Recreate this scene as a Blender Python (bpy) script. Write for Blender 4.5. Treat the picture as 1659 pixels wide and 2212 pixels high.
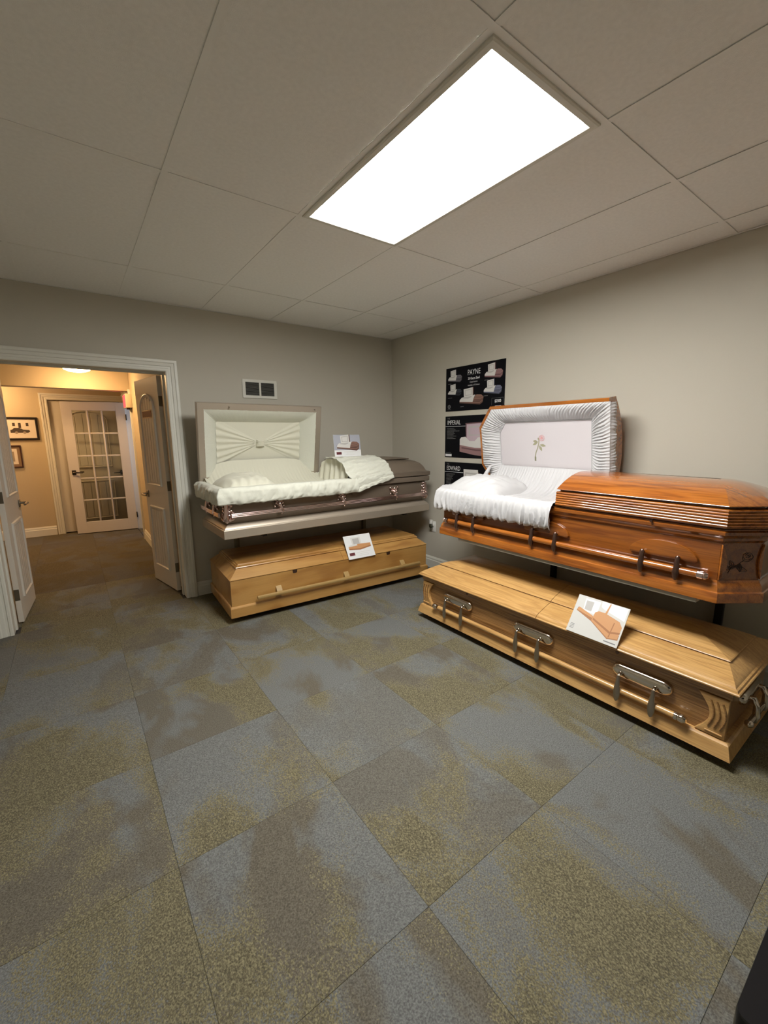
import bpy, bmesh, math, random
from mathutils import Vector, Matrix, noise
for o in list(bpy.data.objects): bpy.data.objects.remove(o)
scn = bpy.context.scene
COL = scn.collection
PI = math.pi
R = math.radians
random.seed(7)

# ------------------------------------------------------------------ camera, world, exposure
cam_data = bpy.data.cameras.new('camera'); cam = bpy.data.objects.new('camera', cam_data); COL.objects.link(cam)
FPX, YAW, PITCH, ROLL = 910.4, .6338, -.1786, -.0091
fw = Vector((math.sin(YAW)*math.cos(PITCH), math.cos(YAW)*math.cos(PITCH), math.sin(PITCH)))
rt = Vector((math.cos(YAW), -math.sin(YAW), 0)); up = rt.cross(fw)
rt2 = rt*math.cos(ROLL)+up*math.sin(ROLL); up2 = -rt*math.sin(ROLL)+up*math.cos(ROLL)
m = Matrix.Identity(4)
for i in range(3): m[i][0] = rt2[i]; m[i][1] = up2[i]; m[i][2] = -fw[i]
m.translation = Vector((-3.1256, -4.0682, 1.458))
cam.matrix_world = m
cam_data.sensor_fit = 'HORIZONTAL'; cam_data.sensor_width = 36; cam_data.lens = 36*FPX/1659
cam_data.clip_start = .02
scn.camera = cam
w = bpy.data.worlds.new('world'); scn.world = w; w.use_nodes = True
w.node_tree.nodes['Background'].inputs[0].default_value = (.5, .5, .5, 1)
w.node_tree.nodes['Background'].inputs[1].default_value = .02
scn.view_settings.view_transform = 'Standard'; scn.view_settings.look = 'None'
scn.view_settings.gamma = 1; scn.view_settings.use_curve_mapping = False
scn.view_settings.exposure = 1.5
TROFFER = 17.0      # emission of the ceiling panel's diffuser
DOME = 30.0         # emission of the hallway ceiling lamp
# daylight that reaches the hallway through the side room behind the french door
ld = bpy.data.lights.new('side_room_daylight', 'AREA'); ld.energy = 5; ld.color = (.62, .72, 1); ld.shape = 'RECTANGLE'; ld.size = 1.0; ld.size_y = 1.2
lo = bpy.data.objects.new('side_room_daylight', ld); COL.objects.link(lo); lo.location = (-1.35, 3.35, 1.5); lo.rotation_euler = (0, R(90), 0)

# ------------------------------------------------------------------ materials
def s2l(c): return tuple(((x/255)/12.92 if x/255 <= .04045 else ((x/255+.055)/1.055)**2.4) for x in c)
def newmat(name):
    mt = bpy.data.materials.new(name); mt.use_nodes = True
    return mt, mt.node_tree.nodes, mt.node_tree.links, mt.node_tree.nodes['Principled BSDF']
def mat(name, col, rough=.5, metal=0, coat=0, bump=0, bscale=200, var=0, vscale=3, spec=.5, sheen=0, detail=2, coat_r=.05):
    mt, N, L, b = newmat(name)
    b.inputs['Base Color'].default_value = (*col, 1); b.inputs['Roughness'].default_value = rough
    b.inputs['Metallic'].default_value = metal; b.inputs['Coat Weight'].default_value = coat
    b.inputs['Coat Roughness'].default_value = coat_r
    b.inputs['Specular IOR Level'].default_value = spec
    if sheen: b.inputs['Sheen Weight'].default_value = sheen
    tc = N.new('ShaderNodeTexCoord')
    if var:
        n = N.new('ShaderNodeTexNoise'); n.inputs['Scale'].default_value = vscale; n.inputs['Detail'].default_value = 4
        L.new(tc.outputs['Object'], n.inputs['Vector'])
        r = N.new('ShaderNodeValToRGB')
        r.color_ramp.elements[0].position = .3; r.color_ramp.elements[1].position = .7
        r.color_ramp.elements[0].color = (*[x*(1-var) for x in col], 1); r.color_ramp.elements[1].color = (*[min(1, x*(1+var)) for x in col], 1)
        L.new(n.outputs['Fac'], r.inputs['Fac']); L.new(r.outputs['Color'], b.inputs['Base Color'])
    if bump:
        n2 = N.new('ShaderNodeTexNoise'); n2.inputs['Scale'].default_value = bscale; n2.inputs['Detail'].default_value = detail
        L.new(tc.outputs['Object'], n2.inputs['Vector'])
        bp = N.new('ShaderNodeBump'); bp.inputs['Strength'].default_value = bump; bp.inputs['Distance'].default_value = .003
        L.new(n2.outputs['Fac'], bp.inputs['Height']); L.new(bp.outputs['Normal'], b.inputs['Normal'])
    return mt
def wood(name, light, mid, dark, rough=.25, coat=.6, sx=1.1, sy=9, bands=7, fibre=.35, off=(0, 0, 0), coat_r=.06, contrast=1.0):
    mt, N, L, b = newmat(name)
    tc = N.new('ShaderNodeTexCoord')
    mp = N.new('ShaderNodeMapping'); mp.inputs['Scale'].default_value = (sx, sy, sy*.8); mp.inputs['Location'].default_value = off
    L.new(tc.outputs['Object'], mp.inputs['Vector'])
    n = N.new('ShaderNodeTexNoise'); n.inputs['Scale'].default_value = 1; n.inputs['Detail'].default_value = 2.5; n.inputs['Distortion'].default_value = .35
    L.new(mp.outputs['Vector'], n.inputs['Vector'])
    mu = N.new('ShaderNodeMath'); mu.operation = 'MULTIPLY'; mu.inputs[1].default_value = bands*6.283
    L.new(n.outputs['Fac'], mu.inputs[0])
    si = N.new('ShaderNodeMath'); si.operation = 'SINE'; L.new(mu.outputs[0], si.inputs[0])
    mr = N.new('ShaderNodeMapRange'); mr.inputs[1].default_value = -1; mr.inputs[2].default_value = 1
    L.new(si.outputs[0], mr.inputs[0])
    ramp = N.new('ShaderNodeValToRGB'); e = ramp.color_ramp.elements
    md = [light[i]+(mid[i]-light[i])*contrast for i in range(3)]; dk = [light[i]+(dark[i]-light[i])*contrast for i in range(3)]
    e[0].position = 0; e[0].color = (*dk, 1); e[1].position = 1; e[1].color = (*light, 1)
    q = e.new(.28); q.color = (*md, 1)
    q = e.new(.6); q.color = (*[.5*(a+c) for a, c in zip(md, light)], 1)
    L.new(mr.outputs[0], ramp.inputs['Fac'])
    mp2 = N.new('ShaderNodeMapping'); mp2.inputs['Scale'].default_value = (6, 190, 190)
    L.new(tc.outputs['Object'], mp2.inputs['Vector'])
    n2 = N.new('ShaderNodeTexNoise'); n2.inputs['Scale'].default_value = 1; n2.inputs['Detail'].default_value = 3
    L.new(mp2.outputs['Vector'], n2.inputs['Vector'])
    r2 = N.new('ShaderNodeValToRGB'); r2.color_ramp.elements[0].position = .36; r2.color_ramp.elements[1].position = .56
    r2.color_ramp.elements[0].color = (1-fibre, 1-fibre*1.1, 1-fibre*1.2, 1); r2.color_ramp.elements[1].color = (1, 1, 1, 1)
    L.new(n2.outputs['Fac'], r2.inputs['Fac'])
    mx = N.new('ShaderNodeMix'); mx.data_type = 'RGBA'; mx.blend_type = 'MULTIPLY'; mx.inputs['Factor'].default_value = 1
    L.new(ramp.outputs['Color'], mx.inputs[6]); L.new(r2.outputs['Color'], mx.inputs[7])
    L.new(mx.outputs[2], b.inputs['Base Color'])
    b.inputs['Roughness'].default_value = rough; b.inputs['Coat Weight'].default_value = coat; b.inputs['Coat Roughness'].default_value = coat_r
    return mt
def emis(name, col, st):
    mt, N, L, b = newmat(name)
    b.inputs['Base Color'].default_value = (*col, 1)
    b.inputs['Emission Color'].default_value = (*col, 1); b.inputs['Emission Strength'].default_value = st
    return mt
def glass(name, tint=(.9, .93, .92), gl=.12):
    mt, N, L, b = newmat(name)
    N.remove(b); out = N['Material Output']
    t = N.new('ShaderNodeBsdfTransparent'); t.inputs[0].default_value = (*tint, 1)
    g = N.new('ShaderNodeBsdfGlossy'); g.inputs['Roughness'].default_value = .05
    f = N.new('ShaderNodeFresnel'); f.inputs[0].default_value = 1.5
    mx = N.new('ShaderNodeMixShader'); ad = N.new('ShaderNodeMath'); ad.operation = 'ADD'; ad.inputs[1].default_value = gl
    L.new(f.outputs[0], ad.inputs[0]); L.new(ad.outputs[0], mx.inputs[0]); L.new(t.outputs[0], mx.inputs[1]); L.new(g.outputs[0], mx.inputs[2])
    L.new(mx.outputs[0], out.inputs[0])
    return mt
def carpet_mat(name='carpet', hall=False):
    mt, N, L, b = newmat(name)
    tc = N.new('ShaderNodeTexCoord'); oi = N.new('ShaderNodeObjectInfo')
    sc = N.new('ShaderNodeVectorMath'); sc.operation = 'SCALE'; sc.inputs[0].default_value = (37, 91, 13)
    L.new(oi.outputs['Random'], sc.inputs['Scale'])
    ad = N.new('ShaderNodeVectorMath'); ad.operation = 'ADD'; L.new(tc.outputs['Object'], ad.inputs[0]); L.new(sc.outputs[0], ad.inputs[1])
    def nz(scale, det, stretch=(1, 1, 1), rough=.5, dist=0):
        mp = N.new('ShaderNodeMapping'); mp.inputs['Scale'].default_value = stretch; L.new(ad.outputs[0], mp.inputs['Vector'])
        n = N.new('ShaderNodeTexNoise'); n.inputs['Scale'].default_value = scale; n.inputs['Detail'].default_value = det; n.inputs['Roughness'].default_value = rough; n.inputs['Distortion'].default_value = dist
        L.new(mp.outputs['Vector'], n.inputs['Vector']); return n.outputs['Fac']
    def ramp(fac, p0, p1, c0=(0, 0, 0), c1=(1, 1, 1)):
        r = N.new('ShaderNodeValToRGB'); r.color_ramp.elements[0].position = p0; r.color_ramp.elements[1].position = p1
        r.color_ramp.elements[0].color = (*c0, 1); r.color_ramp.elements[1].color = (*c1, 1); L.new(fac, r.inputs['Fac']); return r.outputs['Color']
    def mix(f, a, c, bt='MIX'):
        x = N.new('ShaderNodeMix'); x.data_type = 'RGBA'; x.blend_type = bt
        for s, v in ((0, f), (6, a), (7, c)):
            if isinstance(v, (int, float)): x.inputs[s].default_value = v
            elif isinstance(v, tuple): x.inputs[s].default_value = (*v, 1)
            else: L.new(v, x.inputs[s])
        return x.outputs[2]
    BR, BL, OL, OD = (.126, .112, .086), (.154, .156, .149), (.205, .180, .108), (.100, .088, .056)
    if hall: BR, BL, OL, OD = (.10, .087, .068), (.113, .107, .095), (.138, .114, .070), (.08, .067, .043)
    big = nz(2.3, 4, (1, .6, 1), .55, .35)
    big2 = nz(2.6, 4, (1, .6, 1), .55, .4)
    speck = nz(210, 2)
    fine = nz(230, 2.5, (1, .7, 1))
    base = mix(ramp(big2, .46, .54), BR, BL)
    base = mix(ramp(oi.outputs['Random'], .35, .9, (.0, 0, 0), (.75, .75, .75)), base, BL)
    ol = mix(ramp(fine, .40, .62), OD, OL)
    brk = N.new('ShaderNodeMath'); brk.operation = 'MULTIPLY_ADD'; brk.inputs[1].default_value = .40; L.new(fine, brk.inputs[0]); L.new(big, brk.inputs[2])
    msk = ramp(brk.outputs[0], .695, .735)
    c = mix(msk, base, ol)
    c = mix(1.0, c, ramp(speck, .3, .7, (.62, .62, .62), (1.3, 1.3, 1.3)), 'MULTIPLY')
    L.new(c, b.inputs['Base Color']); b.inputs['Roughness'].default_value = .95; b.inputs['Specular IOR Level'].default_value = .12
    bp = N.new('ShaderNodeBump'); bp.inputs['Strength'].default_value = .7; bp.inputs['Distance'].default_value = .004
    L.new(mix(.5, speck, fine), bp.inputs['Height']); L.new(bp.outputs['Normal'], b.inputs['Normal'])
    return mt

M = {}
M['wall'] = mat('wall_paint', (.53, .495, .415), .75, bump=.12, bscale=260)
M['hallwall'] = mat('hall_wall_paint', (.50, .41, .27), .75, bump=.12, bscale=260)
M['ceil'] = mat('ceiling_panel', (.88, .86, .825), .9, bump=.25, bscale=420, var=.03, vscale=60)
M['tbar'] = mat('grid_paint', (.86, .84, .80), .55)
M['white'] = mat('white_trim_paint', (.70, .68, .60), .4)
M['doorw'] = mat('door_paint', (.66, .61, .53), .42, bump=.08, bscale=120)
M['carpet'] = carpet_mat()
M['hallcarpet'] = carpet_mat('hall_carpet', True)
M['under'] = mat('carpet_backing', (.03, .03, .03), .9)
M['diff'] = emis('diffuser_glow', (1.0, 1.0, .965), TROFFER)
M['dome'] = emis('dome_glow', (1.0, .62, .29), DOME)
M['red'] = emis('exit_red', (1.0, .05, .07), .55)
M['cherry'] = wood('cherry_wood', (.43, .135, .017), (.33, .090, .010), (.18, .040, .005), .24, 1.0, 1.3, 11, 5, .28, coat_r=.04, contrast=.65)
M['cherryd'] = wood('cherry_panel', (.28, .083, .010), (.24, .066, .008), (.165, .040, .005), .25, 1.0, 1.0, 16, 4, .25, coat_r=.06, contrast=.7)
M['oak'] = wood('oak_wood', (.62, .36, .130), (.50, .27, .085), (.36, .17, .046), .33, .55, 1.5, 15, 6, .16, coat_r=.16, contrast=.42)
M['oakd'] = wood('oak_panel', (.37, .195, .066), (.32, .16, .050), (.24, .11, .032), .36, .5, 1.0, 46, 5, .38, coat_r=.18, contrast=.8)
M['maple'] = wood('maple_wood', (.50, .27, .080), (.45, .23, .062), (.37, .175, .045), .34, .5, 1.6, 7, 2.2, .08, coat_r=.15)
M['mapler'] = mat('maple_rail', (.42, .27, .10), .4)
M['groove'] = mat('dark_groove', (.035, .012, .004), .6)
M['bronze'] = mat('bronze_paint', (.45, .385, .305), .42, metal=.5, coat=.25, coat_r=.2, bump=.05, bscale=500)
M['bronzed'] = mat('bronze_brushed', (.235, .185, .138), .40, metal=.40, bump=.08, bscale=300)
M['rose'] = mat('rose_chrome', (.78, .60, .56), .18, metal=1)
M['chrome'] = mat('nickel', (.66, .58, .49), .12, metal=1)
M['pewter'] = mat('brushed_nickel', (.36, .31, .25), .33, metal=1)
M['darkbr'] = mat('dark_bronze', (.125, .070, .052), .28, metal=.8, coat=.3)
M['cream'] = mat('cream_crepe', (.68, .68, .585), .8, bump=.35, bscale=130, sheen=.2, detail=4)
M['creamy'] = mat('ivory_crepe', (.70, .68, .56), .8, bump=.15, bscale=160, sheen=.2)
M['wht'] = mat('white_satin', (.55, .54, .545), .55, bump=.12, bscale=90, sheen=.25)
M['pinkw'] = mat('blush_velvet', (.60, .555, .57), .75, bump=.08, bscale=300, sheen=.3)
M['black'] = mat('black_print', (.004, .004, .006), .5, spec=.12)
M['blackt'] = mat('black_laminate', (.006, .006, .008), .25)
M['steel'] = mat('dark_steel', (.035, .032, .030), .45, metal=.5)
M['tan'] = mat('tan_steel', (.25, .21, .13), .5, metal=.2)
M['shelf'] = mat('grey_board', (.42, .40, .34), .6)
M['hinge'] = mat('hinge_metal', (.20, .18, .14), .4, metal=.9)
M['lever'] = mat('lever_metal', (.30, .26, .20), .3, metal=1)
M['leverd'] = mat('dark_lever_metal', (.07, .06, .05), .35, metal=.9)
M['glass'] = glass('pane_glass', (.93, .95, .94), .03)
M['clear'] = glass('bottle_glass', (.55, .6, .55), .1)
M['louver'] = mat('vent_dark', (.13, .125, .11), .6)
M['txt'] = mat('print_white', (.78, .78, .78), .5)
M['txtg'] = mat('print_grey', (.20, .20, .20), .5)
M['pw'] = mat('print_lining', (.66, .64, .61), .5)
M['pwd'] = mat('print_lining_shade', (.46, .44, .42), .5)
M['pp'] = mat('print_pink_lining', (.52, .40, .45), .5)
M['pc'] = mat('print_copper', (.24, .13, .10), .5)
M['pcd'] = mat('print_copper_dark', (.11, .055, .042), .5)
M['pr'] = mat('print_rose', (.30, .17, .17), .5)
M['prd'] = mat('print_rose_dark', (.15, .075, .08), .5)
M['pg'] = mat('print_grey_steel', (.16, .15, .17), .5)
M['pgd'] = mat('print_grey_dark', (.07, .065, .075), .5)
M['pb'] = mat('print_blue_steel', (.15, .16, .23), .5)
M['pbd'] = mat('print_blue_dark', (.07, .075, .11), .5)
M['pn'] = mat('print_navy', (.03, .035, .05), .5)
M['pt'] = mat('print_oak', (.55, .27, .11), .5)
M['ptd'] = mat('print_oak_dark', (.36, .15, .055), .5)
M['paper'] = mat('card_white', (.80, .80, .80), .25, coat=.5)
M['cardg'] = mat('card_grey_blue', (.40, .41, .47), .3, coat=.5)
M['cardl'] = mat('card_pale_grey', (.62, .61, .58), .3, coat=.5)
M['maroon'] = mat('print_maroon', (.12, .02, .025), .5)
M['pink'] = mat('embroidery_pink', (.72, .36, .36), .7)
M['green'] = mat('embroidery_olive', (.33, .31, .20), .7)
M['frame'] = mat('picture_frame_black', (.012, .008, .006), .35)
M['frameb'] = mat('picture_frame_brown', (.05, .018, .015), .35)
M['mato'] = mat('picture_mount', (.68, .60, .50), .7)
M['matb'] = mat('picture_mount_brown', (.22, .14, .08), .7)
M['ink'] = mat('picture_ink', (.05, .035, .025), .6)
M['inkg'] = mat('picture_ink_grey', (.30, .24, .18), .6)
M['plate'] = mat('outlet_plastic', (.75, .74, .70), .35)
M['signc'] = mat('sign_housing', (.66, .56, .40), .5)

# ------------------------------------------------------------------ mesh builder
class MB:
    def __init__(s, T=None): s.v = []; s.f = []; s.m = []; s.T = T; s.cur = 0
    def add(s, vs, fs):
        o = len(s.v)
        s.v += [tuple(s.T(*p)) if s.T else tuple(p) for p in vs]
        for f in fs: s.f.append(tuple(i+o for i in f)); s.m.append(s.cur)
        return s
    def box(s, x0, x1, y0, y1, z0, z1):
        return s.add([(x0, y0, z0), (x1, y0, z0), (x1, y1, z0), (x0, y1, z0), (x0, y0, z1), (x1, y0, z1), (x1, y1, z1), (x0, y1, z1)],
              [(0, 3, 2, 1), (4, 5, 6, 7), (0, 1, 5, 4), (1, 2, 6, 5), (2, 3, 7, 6), (3, 0, 4, 7)])
    def rings(s, loops, cap0=True, cap1=True, closed=True):
        n = len(loops[0]); vs = [p for l in loops for p in l]; fs = []
        for k in range(len(loops)-1):
            for i in range(n if closed else n-1):
                j = (i+1) % n
                fs.append((k*n+i, k*n+j, (k+1)*n+j, (k+1)*n+i))
        if cap0: fs.append(tuple(range(n-1, -1, -1)))
        if cap1: fs.append(tuple((len(loops)-1)*n+i for i in range(n)))
        return s.add(vs, fs)
    def prism(s, poly, f, a0, a1):       # f(p,q,a) -> xyz
        return s.rings([[f(p, q, a0) for p, q in poly], [f(p, q, a1) for p, q in poly]])
    def tube(s, path, r, n=8, cap=True):
        path = [Vector(p) for p in path]; L = []
        rad = r if isinstance(r, (list, tuple)) else [r]*len(path)
        ref = None
        for i, p in enumerate(path):
            d = (path[min(i+1, len(path)-1)]-path[max(i-1, 0)]).normalized()
            if ref is None:
                ref = Vector((0, 0, 1)) if abs(d.z) < .9 else Vector((1, 0, 0))
            a = d.cross(ref).normalized(); b = a.cross(d).normalized(); ref = b
            L.append([tuple(p+(a*math.cos(2*PI*k/n)+b*math.sin(2*PI*k/n))*rad[i]) for k in range(n)])
        return s.rings(L, cap, cap)
    def ball(s, c, r, n=10, mm=7):
        rx, ry, rz = r if isinstance(r, (list, tuple)) else (r, r, r)
        L = []
        for k in range(1, mm):
            t = PI*k/mm
            L.append([(c[0]+rx*math.sin(t)*math.cos(2*PI*i/n), c[1]+ry*math.sin(t)*math.sin(2*PI*i/n), c[2]-rz*math.cos(t)) for i in range(n)])
        return s.rings(L)
    def lathe(s, prof, c=(0, 0, 0), n=24, axis='z'):
        L = []
        for r, h in prof:
            l = []
            for i in range(n):
                a = 2*PI*i/n; x, y = r*math.cos(a), r*math.sin(a)
                p = {'z': (x, y, h), 'y': (x, h, -y), 'x': (h, x, y)}[axis]
                l.append((c[0]+p[0], c[1]+p[1], c[2]+p[2]))
            L.append(l)
        return s.rings(L)
    def grid(s, fn, nu, nv):
        vs = [fn(i/nu, j/nv) for i in range(nu+1) for j in range(nv+1)]
        fs = [(i*(nv+1)+j, (i+1)*(nv+1)+j, (i+1)*(nv+1)+j+1, i*(nv+1)+j+1) for i in range(nu) for j in range(nv)]
        return s.add(vs, fs)
    def poly(s, pts): return s.add(pts, [tuple(range(len(pts)))])
    def build(s, name, mt, parent=None, smooth=35, bevel=0, recalc=True, solid=0):
        me = bpy.data.meshes.new(name); me.from_pydata(s.v, [], s.f)
        mats = mt if isinstance(mt, list) else [mt]
        for x in mats: me.materials.append(M[x])
        if len(mats) > 1: me.polygons.foreach_set('material_index', s.m)
        bm = bmesh.new(); bm.from_mesh(me)
        bmesh.ops.remove_doubles(bm, verts=bm.verts, dist=1e-6)
        if recalc: bmesh.ops.recalc_face_normals(bm, faces=bm.faces)
        if bevel:
            es = [e for e in bm.edges if len(e.link_faces) == 2 and e.calc_face_angle(0) > R(30)]
            bmesh.ops.bevel(bm, geom=es, offset=bevel, segments=2, affect='EDGES', profile=.5, clamp_overlap=True)
        bm.to_mesh(me); bm.free()
        if smooth:
            me.polygons.foreach_set('use_smooth', [True]*len(me.polygons)); me.set_sharp_from_angle(angle=R(smooth))
        me.update()
        o = bpy.data.objects.new(name, me); COL.objects.link(o)
        if parent: o.parent = parent
        if solid:
            md = o.modifiers.new('thickness', 'SOLIDIFY'); md.thickness = solid; md.offset = 0
        return o
def tag(o, label, cat, group=None):
    o['label'] = label; o['category'] = cat
    if group: o['group'] = group
    return o
def struct(o, label=None):
    o['kind'] = 'structure'
    if label: o['label'] = label
    return o
def thing(name, label, cat, loc=(0, 0, 0), rz=0, group=None):
    o = bpy.data.objects.new(name, None); COL.objects.link(o); o.empty_display_size = .1
    o.location = loc; o.rotation_euler = (0, 0, rz)
    return tag(o, label, cat, group)
def frame(name, origin, xd, yd):
    o = bpy.data.objects.new(name, None); COL.objects.link(o); o.empty_display_size = .1
    x = Vector(xd).normalized(); z = x.cross(Vector(yd)).normalized(); y = z.cross(x)
    mm = Matrix.Identity(4)
    for i in range(3): mm[i][0] = x[i]; mm[i][1] = y[i]; mm[i][2] = z[i]
    mm.translation = Vector(origin); o.matrix_world = mm
    return o
def text(name, body, size, x, y, z, mt, parent, xs=1.0, align='LEFT', bold=0):
    cu = bpy.data.curves.new(name, 'FONT'); cu.body = body; cu.size = size; cu.align_x = align; cu.offset = bold; cu.resolution_u = 3
    t = bpy.data.objects.new(name, cu); COL.objects.link(t)
    bpy.context.view_layer.update()
    me = bpy.data.meshes.new_from_object(t.evaluated_get(bpy.context.evaluated_depsgraph_get()))
    bpy.data.objects.remove(t)
    for v in me.vertices: v.co = Vector((v.co.x*xs+x, v.co.y+y, z))
    me.materials.clear(); me.materials.append(M[mt])
    o = bpy.data.objects.new(name, me); COL.objects.link(o); o.parent = parent
    return o
def nz(x, y=0, z=0): return noise.noise(Vector((x, y, z)))
def lerp(a, b, t): return a+(b-a)*t
def sstep(t): t = max(0, min(1, t)); return t*t*(3-2*t)

# ------------------------------------------------------------------ room shell
XL, YF, HC = -4.5, -5.5, 2.545          # left wall, front wall (behind camera), ceiling
HX0, HX1, HY1, HH = -4.7, -2.37, 4.08, 2.36     # hallway
OX0, OX1, OH, WT = -3.62, -2.41, 2.006, .15     # double door opening, wall thickness
floor = struct(MB().box(-4.9, .12, -7.6, 4.7, -.09, -.0065).build('floor', 'under', smooth=0), 'carpeted floor of blue, olive and brown carpet tiles')
P = .6065; cx0, cy0 = -2.3800, -2.665
tile_cache = {}
def carpet_tile(x0, x1, y0, y1, mt='carpet'):
    g = .0003; dx, dy = round(x1-x0-2*g, 4), round(y1-y0-2*g, 4)
    if dx < .01 or dy < .01: return
    k = (dx, dy, mt)
    if k not in tile_cache:
        e = .0008; z0, z1 = -.0062, 0
        b = MB().rings([[(-dx/2, -dy/2, z0), (dx/2, -dy/2, z0), (dx/2, dy/2, z0), (-dx/2, dy/2, z0)], [(-dx/2, -dy/2, z1-e), (dx/2, -dy/2, z1-e), (dx/2, dy/2, z1-e), (-dx/2, dy/2, z1-e)],
            [(-dx/2+e, -dy/2+e, z1), (dx/2-e, -dy/2+e, z1), (dx/2-e, dy/2-e, z1), (-dx/2+e, dy/2-e, z1)]])
        o = b.build('carpet_tile', mt, floor, smooth=0); tile_cache[k] = o.data
    else:
        o = bpy.data.objects.new('carpet_tile', tile_cache[k]); COL.objects.link(o); o.parent = floor
    o.location = ((x0+x1)/2, (y0+y1)/2, 0)
for (rx0, rx1, ry0, ry1) in ((XL, 0, YF, 0), (OX0+.03, OX1-.03, 0, WT), (HX0, HX1, WT, HY1), (HX1, -1.2, 2.99, 3.75)):
    for i in range(-5, 6):
        for j in range(-9, 13):
            a0, a1 = max(rx0, cx0+i*P), min(rx1, cx0+(i+1)*P); b0, b1 = max(ry0, cy0+j*P), min(ry1, cy0+(j+1)*P)
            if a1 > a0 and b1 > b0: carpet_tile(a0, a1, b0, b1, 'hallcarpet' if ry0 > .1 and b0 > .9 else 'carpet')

b = MB(); b.box(XL-.1, OX0-.03, 0, WT, 0, HC+.2); b.box(OX1+.03, 0.1, 0, WT, 0, HC+.2); b.box(OX0-.03, OX1+.03, 0, WT, OH+.03, HC+.2)
struct(b.build('wall_back', 'wall', smooth=0), 'greige painted back wall with the double door opening')
struct(MB().box(0, .1, YF-.1, 0, 0, HC+.2).build('wall_right', 'wall', smooth=0), 'greige painted wall behind the red and oak caskets')
struct(MB().box(XL-.1, XL, YF-.1, 0, 0, HC+.2).build('wall_left', 'wall', smooth=0), 'greige painted wall left of the door, out of frame')
struct(MB().box(XL-.1, .1, YF-.1, YF, 0, HC+.2).build('wall_front', 'wall', smooth=0), 'greige painted wall behind the camera')
# hallway
struct(MB().box(HX0-.1, -.7, HY1+.06, HY1+.16, 0, HC).box(HX0, -3.35, HY1, HY1+.06, 0, HC).box(-3.35, HX1+.1, HY1, HY1+.06, 2.06, HC).build('wall_hall_rear', 'hallwall', smooth=0), 'warm lit hallway wall with framed pictures')
struct(MB().box(HX0-.1, HX0, WT, HY1+.1, 0, HC).build('wall_hall_left', 'hallwall', smooth=0), 'hallway end wall, out of frame')
b = MB(); b.box(HX1, HX1+.12, WT, 2.97, 0, HC); b.box(HX1, HX1+.12, 3.77, HY1+.06, 0, HC); b.box(HX1, HX1+.12, 2.97, 3.77, 2.03, HC)
struct(b.build('wall_hall_right', 'hallwall', smooth=0), 'hallway side wall with the french door opening')
b = MB(); b.box(-.8, -.7, 2.4, HY1+.1, 0, HC); b.box(HX1+.12, -.7, 2.4, 2.5, 0, HC)
struct(b.build('wall_side_room', 'wall', smooth=0), 'wall of the side room off the hallway')
struct(MB().box(HX0-.1, -.7, WT, HY1+.16, HH, HH+.1).build('ceiling_hall', 'hallwall', smooth=0), 'hallway ceiling')
struct(MB().box(HX0, HX1, 2.9, 3.06, 2.10, HH).build('trim_1', 'hallwall', smooth=0, bevel=.004), 'boxed bulkhead across the hallway ceiling')

# ceiling with lay-in panels
ceil = struct(MB().box(XL-.1, .1, YF-.1, WT, HC+.03, HC+.12).build('ceiling', 'tbar', smooth=0), 'suspended ceiling of large off-white panels')
G = .6096; xs = [-.243-k*G for k in range(8)]; xs = [x for x in xs if x > XL]; ys = [-.72-k*2*G for k in range(8)]; ys = [y for y in ys if y > YF]
LX0, LX1, LY0, LY1 = xs[3], xs[2], ys[2], ys[1]     # troffer bay
ex = [0]+xs+[XL]; ey = [0]+ys+[YF]
ctc = {}
for i in range(len(ex)-1):
    for j in range(len(ey)-1):
        x1, x0 = ex[i], ex[i+1]; y1, y0 = ey[j], ey[j+1]
        if abs(x0-LX0) < .01 and abs(y0-LY0) < .01: continue
        dx, dy = round(x1-x0-.008, 4), round(y1-y0-.008, 4)
        if (dx, dy) not in ctc:
            o = MB().box(-dx/2, dx/2, -dy/2, dy/2, 0, .014).build('ceiling_tile', 'ceil', ceil, smooth=0); ctc[(dx, dy)] = o.data
        else:
            o = bpy.data.objects.new('ceiling_tile', ctc[(dx, dy)]); COL.objects.link(o); o.parent = ceil
        o.location = ((x0+x1)/2+random.uniform(-.002, .002), (y0+y1)/2+random.uniform(-.002, .002), HC+.0018+random.uniform(0, .0018))
        o.rotation_euler = (random.uniform(-.001, .001), random.uniform(-.001, .001), 0)
for y in ys: MB().box(XL, 0, y-.012, y+.012, HC-.0005, HC+.0015).box(XL, 0, y-.001, y+.001, HC+.0015, HC+.03).build('grid_bar', 'tbar', ceil, smooth=0)
for x in xs:
    for j in range(len(ey)-1):
        MB().box(x-.012, x+.012, ey[j+1]+.0121, ey[j]-.0121, HC-.0004, HC+.0015).build('grid_bar', 'tbar', ceil, smooth=0)
MB().box(XL, 0, -.02, 0, HC-.0006, HC+.0012).box(XL, 0, -.002, 0, HC-.0006, HC+.02).build('wall_angle', 'tbar', ceil, smooth=0)
MB().box(-.02, 0, YF, -.02, HC-.0006, HC+.0012).box(-.002, 0, YF, -.02, HC-.0006, HC+.02).build('wall_angle', 'tbar', ceil, smooth=0)
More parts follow.
